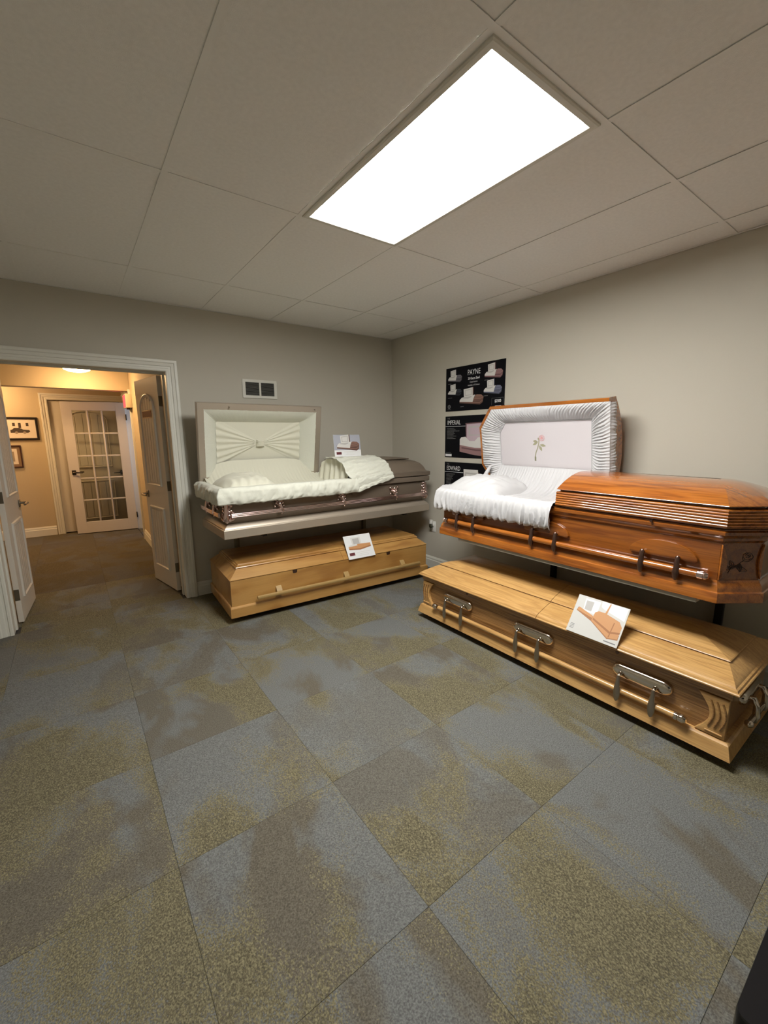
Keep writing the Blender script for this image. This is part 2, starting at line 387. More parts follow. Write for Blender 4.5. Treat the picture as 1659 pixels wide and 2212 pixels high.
# troffer
def rect(a, c, z): return [(-a, -c, z), (a, -c, z), (a, c, z), (-a, c, z)]
def troffer(y0, y1, label, dm='diff'):
    t = thing('ceiling_light', label, 'ceiling light', ((LX0+LX1)/2, (y0+y1)/2, HC))
    hx, hy = G/2-.012, G-.012
    MB().rings([rect(hx, hy, .002), rect(hx, hy, -.006), rect(hx-.006, hy-.006, -.009), rect(hx-.026, hy-.026, -.009), rect(hx-.029, hy-.029, -.006), rect(hx-.037, hy-.037, .014), rect(hx-.037, hy-.037, .02)], False, False).build('frame', 'white', t, smooth=0)
    MB().box(-hx+.030, hx-.030, -hy+.030, hy-.030, .0145, .018).build('diffuser', dm, t, smooth=0)
troffer(LY0, LY1, 'bright white fluorescent panel light set into the ceiling grid')

# baseboards: stepped profile swept straight
def baseboard(name, p0, p1, nrm, h=.13, mt='white', label=None):
    prof = [(0, 0), (.016, 0), (.016, h*.68), (.011, h*.74), (.011, h*.86), (.006, h*.95), (.003, h), (0, h)]
    L = [[(p[0]+nrm[0]*a, p[1]+nrm[1]*a, z) for a, z in prof] for p in (p0, p1)]
    return struct(MB().rings(L).build(name, mt, smooth=20), label)
baseboard('baseboard_back', (-2.318, 0), (0, 0), (0, -1), label='white moulded baseboard along the back wall')
baseboard('baseboard_right', (0, -.016), (0, YF), (-1, 0), label='white moulded baseboard behind the right hand caskets')
baseboard('baseboard_left', (XL, YF), (XL, 0), (1, 0))
baseboard('baseboard_back_left', (XL, 0), (-3.715, 0), (0, -1))
baseboard('baseboard_hall_rear', (HX0, HY1), (-3.425, HY1), (0, -1), .14, label='hallway baseboard below the framed pictures')
baseboard('baseboard_hall_right', (HX1, WT+.1), (HX1, 2.868), (-1, 0), .15, label='hallway baseboard beside the open right door leaf')

# door casing profile: (distance outward from opening, depth)
CP = [(0, 0), (0, .014), (.008, .018), (.022, .018), (.026, .013), (.040, .013), (.044, .019), (.066, .021), (.072, .026), (.090, .026), (.094, .022), (.094, 0)]
def casing(name, x0, x1, h, f, label, mt='white', sc=1.0, sides='lr'):
    b = MB()
    L = []
    for (sx, top) in ((x0, 0), (x0, 1), (x1, 1), (x1, 0)):
        s = -1 if sx == x0 else 1
        L.append([f(sx+s*a*sc, (h+a*sc) if top else 0, d) for a, d in CP])
    for k in range(3):
        if k == 0 and 'l' not in sides: continue
        if k == 2 and 'r' not in sides: continue
        b.rings([L[k], L[k+1]])
    return b.build(name, mt, smooth=25)
tr = casing('trim_2', OX0, OX1, OH, lambda x, z, d: (x, -d, z), '')
struct(tr, 'white moulded casing around the double door opening')
b = MB(); b.box(OX0-.03, OX0, -.004, WT+.05, 0, OH+.03); b.box(OX1, OX1+.03, -.004, WT+.05, 0, OH+.03); b.box(OX0, OX1, -.004, WT+.05, OH, OH+.03)
b.box(OX0, OX0+.012, .09, .13, 0, OH).box(OX1-.012, OX1, .09, .13, 0, OH).box(OX0+.012, OX1-.012, .09, .13, OH-.012, OH)
b.build('jamb', 'white', tr, smooth=0)
tr3 = struct(casing('trim_3', -3.32, -2.40, 2.03, lambda x, z, d: (x, HY1-d, z), ''), 'white casing around the hallway panel door')
b = MB(); b.box(-3.349, -3.32, HY1-.002, HY1+.058, 0, 2.058); b.box(-3.32, HX1-.002, HY1-.002, HY1+.058, 2.03, 2.058)
b.build('jamb', 'white', tr3, smooth=0)
tr4 = struct(casing('trim_4', 2.97, 3.77, 2.03, lambda x, z, d: (HX1-d, x, z), '', sides='l'), 'white casing of the side room doorway')
b = MB(); b.box(HX1-.004, HX1+.124, 2.97, 2.985, 0, 2.03).box(HX1-.012, HX1+.124, 3.755, 3.768, 0, 2.03).box(HX1-.004, HX1+.124, 2.985, 3.755, 2.015, 2.03)
b.build('jamb', 'white', tr4, smooth=0)

# ------------------------------------------------------------------ panel doors
def outline(s0, s1, z0, z1, arch=0, n=14):
    if not arch: return [(s0, z0), (s1, z0), (s1, z1), (s0, z1)]
    pts = [(s0, z0), (s1, z0)]
    c = (s0+s1)/2; hw = (s1-s0)/2
    for i in range(n+1):
        a = PI*i/n; pts.append((c+hw*math.cos(a), z1-arch+arch*math.sin(a)))
    return pts
def shrink(pts, d):
    n = len(pts); out = []
    for i in range(n):
        p, q, r = Vector(pts[i-1]), Vector(pts[i]), Vector(pts[(i+1) % n])
        e1 = (q-p).normalized(); e2 = (r-q).normalized()
        n1 = Vector((-e1.y, e1.x)); n2 = Vector((-e2.y, e2.x)); k = (n1+n2)
        k = k/max(.3, k.length_squared)*2
        out.append(tuple(q+k*d))
    return out
def moulding(pts, dep=.016, wd=.030):
    f = lambda l, h: [(p[0], h, p[1]) for p in l]
    b = MB()
    b.rings([f(pts, -.001), f(shrink(pts, .004), dep*.8), f(shrink(pts, wd*.4), dep), f(shrink(pts, wd*.65), dep*.35), f(shrink(pts, wd*.9), dep*.25), f(shrink(pts, wd), -.001)], False, False)
    return b
def lever(par, s, z, side, th, dirn, mt, drop=0):
    # rose plate and bent lever on a door face (local: x along width, y out of face)
    y0 = th if side > 0 else 0
    h = MB().box(s-.026, s+.026, y0 if side > 0 else y0-.008, y0+.008 if side > 0 else y0, z-.034, z+.034).build('handle_plate', mt, par, bevel=.003)
    p = [(s, y0, z), (s, y0+side*.03, z), (s, y0+side*.052, z), (s+dirn*.015, y0+side*.058, z), (s+dirn*.06, y0+side*.058, z-.002), (s+dirn*.115, y0+side*.055, z-.004)]
    MB().tube(p, [.011, .010, .011, .011, .010, .009], 10).build('lever', mt, h)
def panel_door(name, hinge, d, wd, ht, label, face=1, th=.036, plaque=False, lev='lever', hinges=True):
    ang = math.atan2(d[1], d[0])
    o = MB().box(0, wd, 0, th, .012, ht).build(name, 'doorw', bevel=.002, smooth=0)
    o.location = (*hinge, 0); o.rotation_euler = (0, 0, ang); struct(o, label)
    def onface(b):
        b.v = [(x, (th+y) if face > 0 else -y, z) for x, y, z in b.v]; return b
    st = .115*wd/.6
    for (z0, z1, arch) in ((.185, .80, 0), (1.005, ht-.135, .15)):
        pts = outline(st, wd-st, z0, z1, arch)
        mo = onface(moulding(pts)).build('panel_moulding', 'doorw', o, smooth=40)
        n = 5; a0, a1 = st+.03, wd-st-.03; pw = (a1-a0)/n
        for k in range(n):
            p0, p1 = a0+k*pw+.004, a0+(k+1)*pw-.004
            cc = (p0+p1)/2
            ztop = z1-.035 if not arch else z1-arch-.02+math.sqrt(max(0, 1-((cc-wd/2)/((wd-2*st)/2))**2))*arch-.018
            onface(MB().box(p0, p1, -.001, .009, z0+.03, ztop)).build('plank', 'doorw', mo, bevel=.003, smooth=0)
    lever(o, wd-.06, .91, 1 if face > 0 else -1, th, -1, lev)
    lever(o, wd-.06, .91, -1 if face > 0 else 1, th, -1, lev)
    if hinges:
        for z in (.24, 1.02, ht-.22):
            MB().box(-.003, .0005, .002, th-.002, z-.045, z+.045).build('hinge', 'hinge', o)
    if plaque:
        y0, y1 = (th+.005, th+.010) if face > 0 else (-.010, -.005)
        f = MB().box(wd/2-.125, wd/2+.125, y0, y1, 1.64, 1.715).build('plaque_holder', 'pewter', o, bevel=.002)
        MB().box(wd/2-.115, wd/2+.115, y0-.002 if face < 0 else y0, y1 if face < 0 else y1+.002, 1.65, 1.705).build('plaque', 'maroon', f)
    return o
def unit(a, c): v = Vector((c[0]-a[0], c[1]-a[1])); return v/v.length
# right leaf swings into the hallway, its face turned to the left; left leaf mirrors it
h1, f1 = (-2.412, .222), (-2.518, .800)
panel_door('door_1', h1, unit(h1, f1), .588, 2.0, 'open white arched panel door leaf with small brown plaque, right of the hallway', face=1, plaque=True)
h2, f2 = (-3.577, .222), (-3.532, .845)
panel_door('door_2', h2, unit(h2, f2), .60, 2.0, 'open white arched panel door leaf at the left edge of the opening', face=-1)
# closed white panel door in the hallway rear wall, half hidden by the french door
o = panel_door('door_3', (-3.318, HY1+.02), (1, 0), .90, 2.02, 'closed white panel door in hallway rear wall behind the french door', face=-1, lev='leverd')
# french door, hinged at the side room doorway and folded back across the panel door
fh, ff = (-2.365, 3.772), (-3.172, 3.885)
d = unit(fh, ff); FW = .812; FH = 2.0
o = MB()
st, b0, b1 = .128, .185, 1.875
o.box(0, st, 0, .036, .012, FH).box(FW-st, FW, 0, .036, .012, FH).box(st, FW-st, 0, .036, .012, b0).box(st, FW-st, 0, .036, b1, FH)
fd = struct(o.build('door_4', 'doorw', smooth=0, bevel=.002), 'white french door with fifteen glass panes standing open in the hallway')
fd.location = (*fh, 0); fd.rotation_euler = (0, 0, math.atan2(d.y, d.x))
gw, gh = FW-2*st, b1-b0
for i in (1, 2): MB().box(st+gw*i/3-.011, st+gw*i/3+.011, .004, .032, b0, b1).build('muntin', 'doorw', fd, bevel=.004)
for j in range(1, 5):
    for i in range(3):
        MB().box(st+gw*i/3+(.011 if i else 0), st+gw*(i+1)/3-(.011 if i < 2 else 0), .005, .031, b0+gh*j/5-.011, b0+gh*j/5+.011).build('muntin', 'doorw', fd, bevel=.004)
for i in range(3):
    for j in range(5):
        MB().box(st+gw*i/3+.006, st+gw*(i+1)/3-.006, .016, .020, b0+gh*j/5+.006, b0+gh*(j+1)/5-.006).build('pane', 'glass', fd, smooth=0)
lever(fd, FW-.06, .955, 1, .036, -1, 'leverd'); lever(fd, FW-.06, .955, -1, .036, -1, 'leverd')
for z in (.24, 1.78): MB().box(-.012, .004, .034, .040, z-.045, z+.045).tube([(-.002, .040, z-.045), (-.002, .040, z+.045)], .006, 8).build('hinge', 'leverd', fd)

# ------------------------------------------------------------------ hallway things
for loc, lb in (((-2.952, 2.42, HH), 'round glowing flush dome lamp on the hallway ceiling'), ((-4.05, 3.55, HH), 'second dome lamp further along the hallway, beyond the bulkhead')):
    t = thing('dome_light', lb, 'ceiling light', loc, group='hallway dome lamps')
    MB().lathe([(.165, 0), (.17, -.006), (.17, -.030), (.155, -.034)], n=32).build('base_ring', 'plate', t)
    MB().lathe([(.155, -.030), (.152, -.055), (.130, -.082), (.088, -.100), (.04, -.108), (.004, -.110)], n=32).build('shade', 'dome', t, smooth=60)
t = thing('exit_sign', 'cream exit sign box with a red lit face on the hallway wall', 'exit sign', (HX1, 2.76, 1.87))
MB().box(-.075, -.001, 0, .28, 0, .185).build('housing', 'signc', t, bevel=.004)
MB().box(-.079, -.074, .012, .268, .012, .173).build('lit_face', 'red', t, bevel=.002)
MB().box(-.055, -.02, .1, .18, -.018, 0).build('test_lamp', 'steel', t, bevel=.003)
def picture(name, x0, x1, z0, z1, fw_, mt, mount, label):
    t = tag(frame(name, (x0, HY1, z0), (1, 0, 0), (0, 0, 1)), label, 'picture')
    W_, H_ = x1-x0, z1-z0
    pr = lambda i, h: [(i, i, h), (W_-i, i, h), (W_-i, H_-i, h), (i, H_-i, h)]
    MB().rings([pr(0, .001), pr(0, .018), pr(.004, .022), pr(fw_*.8, .022), pr(fw_, .016), pr(fw_, .004)], True, False).build('frame', mt, t, smooth=0)
    MB().box(fw_-.002, W_-fw_+.002, fw_-.002, H_-fw_+.002, .005, .008).build('mount', mount, t, smooth=0)
    return t, W_, H_
t, W_, H_ = picture('framed_picture', -3.99, -3.468, 1.445, 1.772, .028, 'frame', 'mato', 'black framed print of a car before a building on the hallway wall')
b = MB(); b.box(.20, .415, .15, .25, .0081, .0086).build('printed_facade', 'mato', t, smooth=0)
for x in (.235, .30, .385): MB().box(x, x+.03, .175 if x == .30 else .20, .245, .0086, .009).build('printed_window', 'ink', t, smooth=0)
MB().prism([(.205, .105), (.40, .105), (.425, .125), (.415, .145), (.35, .15), (.31, .175), (.25, .175), (.225, .15), (.205, .145)], lambda p, q, a: (p, q, a), .0088, .0094).build('printed_car', 'ink', t, smooth=0)
for x in (.27, .36): MB().lathe([(.018, .0092), (.018, .0097)], (x, .108, 0), 12).build('printed_wheel', 'inkg', t, smooth=0)
t, W_, H_ = picture('framed_picture', -3.96, -3.70, 1.05, 1.372, .016, 'frameb', 'matb', 'small brown framed picture hung below the black framed print')
MB().box(.05, W_-.05, .05, H_-.05, .0081, .0086).build('inner_mount', 'mato', t, smooth=0)
MB().box(.085, W_-.085, .09, H_-.09, .0087, .0092).build('printed_image', 'inkg', t, smooth=0)

# ------------------------------------------------------------------ wall things in the room
t = tag(frame('vent_grille', (-1.765, 0, 1.822), (1, 0, 0), (0, 0, 1)), 'white wall vent with two dark louvred openings above the bronze casket', 'vent')
W_, H_ = .335, .172
b = MB(); b.box(0, W_, 0, .026, .0005, .010).box(0, W_, H_-.026, H_, .0005, .010).box(0, .028, .026, H_-.026, .0005, .010).box(W_-.028, W_, .026, H_-.026, .0005, .010).box(W_/2-.009, W_/2+.009, .026, H_-.026, .0005, .010)
b.build('plate', 'white', t, smooth=0, bevel=.002)
MB().box(.027, W_-.027, .025, H_-.025, .0004, .0015).build('backing', 'black', t, smooth=0)
for c0, c1 in ((.029, W_/2-.010), (W_/2+.010, W_-.029)):
    for k in range(11):
        z = .030+k*.0108
        MB().add([(c0, z, .008), (c1, z, .008), (c1, z+.006, .002), (c0, z+.006, .002), (c0, z+.0012, .0085), (c1, z+.0012, .0085), (c1, z+.0072, .0025), (c0, z+.0072, .0025)],
            [(0, 1, 2, 3), (4, 7, 6, 5), (0, 4, 5, 1), (1, 5, 6, 2), (2, 6, 7, 3), (3, 7, 4, 0)]).build('slat', 'louver', t, smooth=0)
t = tag(frame('power_outlet', (0, -.698, .415), (0, -1, 0), (0, 0, 1)), 'white wall outlet plate low on the right wall near the corner', 'outlet')
MB().box(0, .074, 0, .118, .0004, .006).build('plate', 'plate', t, bevel=.002)
for y in (.030, .084): MB().box(.020, .054, y-.014, y+.014, .006, .008).build('socket', 'plate', t, bevel=.002)
t = tag(frame('air_freshener', (0, -.735, .505), (0, -1, 0), (0, 0, 1)), 'small plug-in air freshener with white cap in the wall outlet', 'air freshener')
c = (0, 0, .032)
MB().box(-.018, .018, -.022, .012, .0085, .028).build('plug_body', 'plate', t, bevel=.004)
MB().lathe([(.010, .046), (.020, .046), (.021, .010), (.019, .006), (.006, .004)], (0, 0, .040), 16, 'y').build('cap', 'plate', t)
MB().lathe([(.012, .003), (.019, -.006), (.021, -.03), (.015, -.042), (.004, -.044)], (0, 0, .040), 16, 'y').build('bottle', 'clear', t)

# ------------------------------------------------------------------ posters
def mini(parent, x, y, s, cb, cd, ci='pw', cs='pwd', z=.0046, sh=1.0):
    b = MB(); dz = .00012
    def pl(mi, pts, k):
        b.cur = mi; b.poly([(x+p*s, y+q*s*sh, z+k*dz) for p, q in pts])
    pl(1, [(0, .13), (.86, 0), (.97, .09), (1, .32), (.0, .28)], 0)
    pl(0, [(0, .17), (.85, .06), (.97, .16), (.97, .2), (.84, .11), (0, .22)], 1)
    pl(0, [(.56, .2), (.66, .42), (.72, .45), (.90, .43), (.99, .34), (.99, .24), (.86, .17)], 2)
    pl(1, [(.60, .26), (.88, .22), (.98, .28), (.985, .25), (.87, .19), (.60, .235)], 3)
    pl(1, [(.64, .35), (.89, .32), (.97, .36), (.975, .34), (.885, .30), (.63, .33)], 3)
    pl(1, [(.55, .40), (.60, .44), (.59, .79), (.55, .775)], 2)
    pl(2, [(.19, .37), (.56, .40), (.55, .78), (.17, .73)], 3)
    pl(3, [(.235, .43), (.51, .45), (.505, .72), (.225, .68)], 4)
    pl(2, [(.26, .46), (.485, .475), (.48, .69), (.25, .655)], 5)
    pl(2, [(0, .19), (.01, .27), (.10, .37), (.55, .42), (.66, .45), (.60, .30), (.56, .13)], 4)
    pl(3, [(.12, .335), (.36, .30), (.52, .36), (.5, .40), (.36, .375), (.2, .375)], 5)
    b.build('printed_casket', [cb, cd, ci, cs], parent, smooth=0, recalc=False)
def lines(parent, x, y, wds, dy, h=.0022, mt='txtg', name='fine_print'):
    b = MB()
    for k, wd in enumerate(wds):
        xx = x
        while xx < x+wd:
            l = random.uniform(.008, .022); b.poly([(xx, y-k*dy, .0046), (min(xx+l, x+wd), y-k*dy, .0046), (min(xx+l, x+wd), y-k*dy+h, .0046), (xx, y-k*dy+h, .0046)]); xx += l+.003
    b.build(name, mt, parent, smooth=0, recalc=False)
def poster(z0, z1, label):
    t = tag(frame('wall_poster', (0, -.897, z0), (0, -1, 0), (0, 0, 1)), label, 'poster', 'black casket posters on the right wall')
    MB().box(0, .725, 0, z1-z0, .0005, .0045).build('board', 'black', t, smooth=0)
    return t
t = poster(1.694, 2.110, 'top black poster reading PAYNE with five caskets and price 2500')
text('title', 'PAYNE', .070, .365, .325, .0047, 'txt', t, .74, 'CENTER')
text('subtitle', '20 Gauge Steel', .032, .365, .282, .0047, 'txt', t, .74, 'CENTER', .0006)
text('subtitle', 'Crepe Interior', .019, .365, .253, .0047, 'txt', t, .85, 'CENTER')
text('subtitle', 'Available in 5 Colours', .019, .365, .224, .0047, 'txt', t, .85, 'CENTER')
text('price', '$2500', .036, .655, .052, .0047, 'txt', t, .78, 'CENTER', .0008)
b = MB()
for (x0, x1, y0, y1) in ((.585, .715, .09, .0915), (.585, .5865, .03, .0915), (.7135, .715, .03, .0915)): b.poly([(x0, y0, .0046), (x1, y0, .0046), (x1, y1, .0046), (x0, y1, .0046)])
b.build('price_box', 'txtg', t, smooth=0, recalc=False)
mini(t, .03, .272, .185, 'pg', 'pgd', sh=.85); mini(t, .03, .138, .185, 'pn', 'black', sh=.85); mini(t, .19, .045, .30, 'pc', 'pcd', sh=.70); mini(t, .495, .262, .205, 'pr', 'prd', sh=.85); mini(t, .49, .123, .205, 'pb', 'pbd', sh=.85)
for x, y, wd in ((.03, .262, .045), (.03, .128, .06), (.2, .035, .045), (.495, .255, .05), (.49, .116, .05)): lines(t, x, y, [wd], .01, .004, 'txtg')
MB().lathe([(.020, .0045), (.020, .0048), (.014, .0048), (.014, .0045)], (.05, .045, 0), 18).build('seal', 'txtg', t, smooth=0)
lines(t, .03, .016, [.045], .01, .003)
t = poster(1.238, 1.646, 'middle black poster reading THE IMPERIAL partly behind the open cherry lid')
text('title', 'IMPERIAL', .062, .028, .325, .0047, 'txt', t, .72)
text('subtitle', 'THE', .022, .028, .378, .0047, 'txtg', t, .9)
MB().box(.004, .275, .306, .310, .0045, .0048).build('rule', 'txt', t, smooth=0)
lines(t, .026, .285, [.10, .12, .17, .10, .11, .09, .13, .09, .12], .0125, .004)
b = MB()
def pl(mi, pts, k): b.cur = mi; b.poly([(p, q, .0046+k*.00012) for p, q in pts])
pl(1, [(.275, .335), (.56, .345), (.56, .20), (.285, .19)], 0); pl(3, [(.29, .325), (.55, .332), (.55, .16), (.295, .16)], 1)
pl(4, [(.315, .305), (.52, .31), (.52, .215), (.32, .215)], 2); pl(3, [(.335, .29), (.50, .295), (.50, .225), (.34, .225)], 3)
pl(2, [(.205, .125), (.205, .18), (.225, .20), (.28, .205), (.33, .165), (.40, .165), (.44, .2), (.60, .2), (.60, .10), (.40, .10)], 4)
pl(0, [(.205, .125), (.40, .10), (.60, .10), (.60, .02), (.40, .03), (.205, .06)], 3); pl(1, [(.23, .105), (.42, .085), (.60, .085), (.60, .07), (.42, .07), (.23, .092)], 5)
b.build('printed_casket', ['pr', 'prd', 'pw', 'pp', 'pwd'], t, smooth=0, recalc=False)
text('footnote', 'Presented by', .013, .016, .043, .0047, 'txtg', t)
MB().box(.008, .096, .010, .033, .0045, .0048).build('logo_strip', 'txt', t, smooth=0)
t = poster(.782, 1.190, 'lowest black poster reading THE EDWARD behind the cherry casket lining')
text('title', 'EDWARD', .062, .028, .325, .0047, 'txt', t, .72)
text('subtitle', 'THE', .022, .028, .378, .0047, 'txtg', t, .9)
MB().box(.004, .260, .306, .310, .0045, .0048).build('rule', 'txt', t, smooth=0)
lines(t, .026, .285, [.12, .10, .09, .08, .10, .07, .07, .06, .1, .06], .0125, .004)
b = MB(); pl(1, [(.45, .33), (.50, .29), (.52, .12), (.46, .12)], 0); pl(2, [(.265, .345), (.45, .345), (.47, .10), (.275, .10)], 1); pl(3, [(.285, .315), (.435, .315), (.45, .12), (.292, .12)], 2)
pl(2, [(.30, .30), (.425, .30), (.437, .12), (.305, .12)], 3); pl(2, [(.20, .06), (.2, .12), (.3, .17), (.62, .17), (.62, .06)], 4)
b.build('printed_casket', ['pc', 'pcd', 'pw', 'pwd'], t, smooth=0, recalc=False)

# ------------------------------------------------------------------ casket helpers (local: x along length, y back, z up)
def foot(u0, u1, v0, v1, cl=None, cr=None):
    p = []
    p += [(u0, v0+cl[1]), (u0+cl[0], v0)] if cl else [(u0, v0)]
    p += [(u1-cr[0], v0), (u1, v0+cr[1])] if cr else [(u1, v0)]
    p += [(u1, v1-cr[1]), (u1-cr[0], v1)] if cr else [(u1, v1)]
    p += [(u0+cl[0], v1), (u0, v1-cl[1])] if cl else [(u0, v1)]
    return p
def cutc(c, i): return (max(c[0]-.42*i, .015), max(c[1]-.42*i, .02)) if c else None
def stack(u0, u1, W_, prof, l=1, r=1, f=1, k=1, cl=None, cr=None, T=None, cap0=True, cap1=True):
    b = MB(T); L = []
    for q in prof:
        i, z = q[:2]; e = q[2] if len(q) > 2 else i     # optional third value: inset at the two ends
        L.append([(p[0], p[1], z) for p in foot(u0+e*l, u1-e*r, i*f, W_-i*k, cutc(cl, i), cutc(cr, i))])
    return b.rings(L, cap0, cap1)
def ring_pairs(A, B, dens, skip=()):
    out = []; s = 0
    for i in range(len(A)):
        p, p2, q, q2 = Vector(A[i]), Vector(A[(i+1) % len(A)]), Vector(B[i]), Vector(B[(i+1) % len(A)])
        ln = (p2-p).length; n = max(2, int(ln/dens))
        for k in range(n): t_ = k/n; out.append((p.lerp(p2, t_), q.lerp(q2, t_), s+ln*t_))
        s += ln
    return out
def folds(s, t_, lam, seed, slant=.0):
    ph = s/lam+slant*t_+.9*nz(s*5, seed, t_*1.5)
    return .62*math.sin(2*PI*ph)+.38*math.sin(2*PI*ph*1.73+3*nz(s*11, seed+5, t_*2))
def lining_roll(A, B, c0, c1, bulge, amp, lam, T, seed, dens=.006, K=9, pw=1.0):
    pr = ring_pairs(A, B, dens); L = []
    for p, q, s in pr:
        row = []
        for k in range(K+1):
            t_ = k/K; a = p.lerp(q, t_); w_ = math.sin(PI*t_)
            c = lerp(c0, c1, t_**pw)-bulge*w_**.8+amp*(w_**.5)*folds(s, t_, lam, seed)+.0015*nz(a.x*40, a.y*40, seed)
            row.append(T(a.x, a.y, c))
        L.append(row)
    n = len(L); vs = [p for r_ in L for p in r_]; fs = []
    for i in range(n):
        j = (i+1) % n
        for k in range(K): fs.append((i*(K+1)+k, j*(K+1)+k, j*(K+1)+k+1, i*(K+1)+k+1))
    return MB().add(vs, fs)
def sweep_skirt(path, prof, disp, dens=.006):
    """path: list of (u,v) with outward on the right-hand side; prof: (outward, z); disp(s,t)->(do,dz)"""
    pts = []; s = 0
    for i in range(len(path)-1):
        a, c = Vector(path[i]), Vector(path[i+1]); ln = (c-a).length; n = max(2, int(ln/dens))
        for k in range(n+(1 if i == len(path)-2 else 0)): pts.append((a.lerp(c, k/n), s+ln*k/n, i, k/n))
        s += ln
    nrm = []
    for i in range(len(path)-1):
        e = (Vector(path[i+1])-Vector(path[i])).normalized(); nrm.append(Vector((e.y, -e.x)))
    L = []
    for p, ss, i, k in pts:
        n_ = nrm[i].copy()
        ln = (Vector(path[i+1])-Vector(path[i])).length; bl = min(.5, .05/ln)
        if k < bl and i > 0: n_ = nrm[i].lerp((nrm[i]+nrm[i-1]).normalized()*1.15, 1-k/bl)
        if k > 1-bl and i < len(nrm)-1: n_ = nrm[i].lerp((nrm[i]+nrm[i+1]).normalized()*1.15, 1-(1-k)/bl)
        row = []
        for q, (o_, z) in enumerate(prof):
            t_ = q/(len(prof)-1); do, dz = disp(ss, t_, p)
            x = p+n_*(o_+do); row.append((x.x, x.y, z+dz))
        L.append(row)
    return MB().rings(L, False, False, closed=False)
def dens_prof(prof, n):
    out = []
    for i in range(len(prof)-1):
        for k in range(n): out.append(tuple(lerp(a, c, k/n) for a, c in zip(prof[i], prof[i+1])))
    return out+[prof[-1]]
def pillow(name, label, loc, rz, a, c, h, mt, group=None, seed=1, tilt=0):
    b = MB()
    def top(s, t_):
        x, y = 2*s-1, 2*t_-1
        e = max(0, (1-abs(x)**3.2))**.55*max(0, (1-abs(y)**3.2))**.55
        wr = .016*nz(s*4, t_*9, seed)*e+.009*math.sin(40*(s+.3*math.sin(3*t_+seed)))*e*(.35+abs(y))
        return (x*a, y*c, h*e+wr+.02)
    b.grid(top, 46, 30)
    b.grid(lambda s, t_: ((2*s-1)*a, (2*t_-1)*c, .02-.018*max(0, (1-abs(2*s-1)**4))*max(0, 1-abs(2*t_-1)**4)), 46, 30)
    o = b.build(name, mt, smooth=80); o.location = loc; o.rotation_euler = (tilt, 0, rz)
    return o
def arc(cx, cy, r, a0, a1, n, ry=None):
    ry = ry or r
    return [(cx+r*math.cos(R(a0+(a1-a0)*i/n)), cy+ry*math.sin(R(a0+(a1-a0)*i/n))) for i in range(n+1)]

# ------------------------------------------------------------------ bronze metal casket
mc = thing('metal_casket', 'bronze metal casket with open lid, cream crepe lining and rose chrome hardware', 'casket', (-2.26, -.85, 0))
L_, W_ = 2.085, .65; SEAM = 1.147
stack(0, L_, W_, [(.003, .69), (0, .694), (0, .757), (.004, .762), (.010, .764), (.012, .768), (.018, .776), (.030, .788), (.044, .797), (.054, .800), (.07, .800)]).build('base_moulding', 'bronze', mc, smooth=30)
stack(0, L_, W_, [(.058, .800), (.054, .805), (.044, .86), (.036, .91), (.030, .96), (.032, .990), (.040, .998), (.008, 1.002), (0, 1.008), (0, 1.042), (.004, 1.050), (.014, 1.054), (.035, 1.054), (.042, 1.04), (.05, .93)]).build('body', 'bronzed', mc, smooth=30)
stack(SEAM, L_+.002, W_+.002, [(.005, 1.058), (-.003, 1.062), (-.004, 1.096), (.004, 1.102), (.020, 1.105), (.028, 1.112), (.034, 1.128), (.045, 1.152), (.066, 1.180), (.10, 1.203), (.150, 1.219), (.166, 1.221), (.142, 1.225), (.139, 1.229), (.144, 1.233), (.20, 1.241), (.26, 1.247), (.31, 1.249)], l=0, r=1.15).build('foot_lid', 'bronzed', mc, smooth=28)
TH = R(9.5)
def LTm(a, bb, c): return (a, .64-bb*math.sin(TH)+c*math.cos(TH), 1.062+bb*math.cos(TH)+c*math.sin(TH))
LH = .69
lid = stack(0, SEAM-.003, LH, [(.056, .004), (.056, -.004), (.006, -.006), (0, 0), (0, .038), (.008, .045), (.02, .05), (.03, .075), (.06, .115), (.11, .14), (.2, .158), (.3, .165)], T=LTm, cap0=False).build('head_lid', 'bronze', mc, smooth=30)
A = foot(.054, SEAM-.057, .02, LH-.054); B = foot(.182, SEAM-.185, .10, LH-.170)
lining_roll(A, B, -.004, .108, .018, .0022, .011, LTm, 3, dens=.0032, K=8).build('lid_roll', 'cream', lid, smooth=80)
for (p0, p1) in ((A[2], B[2]), (A[3], B[3])):
    pp = [Vector((*p0, -.006)).lerp(Vector((*p1, .10)), k/10) for k in range(11)]
    MB(LTm).tube([(q.x, q.y, q.z-.017*math.sin(PI*k/10)) for k, q in enumerate(pp)], .0022, 6).build('mitre_seam', 'cream', lid)
pa0, pa1, pb0, pb1 = .175, SEAM-.178, .095, LH-.162
pcx, pcy = (pa0+pa1)/2, (pb0+pb1)/2+.02
def bowpanel(s, t_):
    a, bb = lerp(pa0, pa1, s), lerp(pb0, pb1, t_)
    dx, dy = a-pcx, bb-pcy; r_ = math.hypot(dx, dy); an = math.atan2(dy, abs(dx))
    wdw = sstep((.52-abs(an))/.12)*sstep((r_-.02)/.06)
    f = math.sin(an*38+(2 if dx > 0 else 0)+1.2*nz(an*6, dx*3))*.5+.5
    c = .108-wdw*(.011*f+.006)-.010*math.exp(-(r_/.05)**2)
    return (a, bb, c)
b = MB(LTm); b.grid(bowpanel, 150, 100); b.build('bow_panel', 'creamy', lid, smooth=80)
b = MB(LTm)
for i in range(5):
    yy = (i-2)*.011
    b.tube([(pcx-.034, pcy+yy*1.3, .09), (pcx-.02, pcy+yy, .078), (pcx, pcy+yy*.9, .074), (pcx+.02, pcy+yy, .078), (pcx+.034, pcy+yy*1.3, .09)], [.006, .0085, .009, .0085, .006], 8)
b.build('bow_knot', 'creamy', lid, smooth=60)
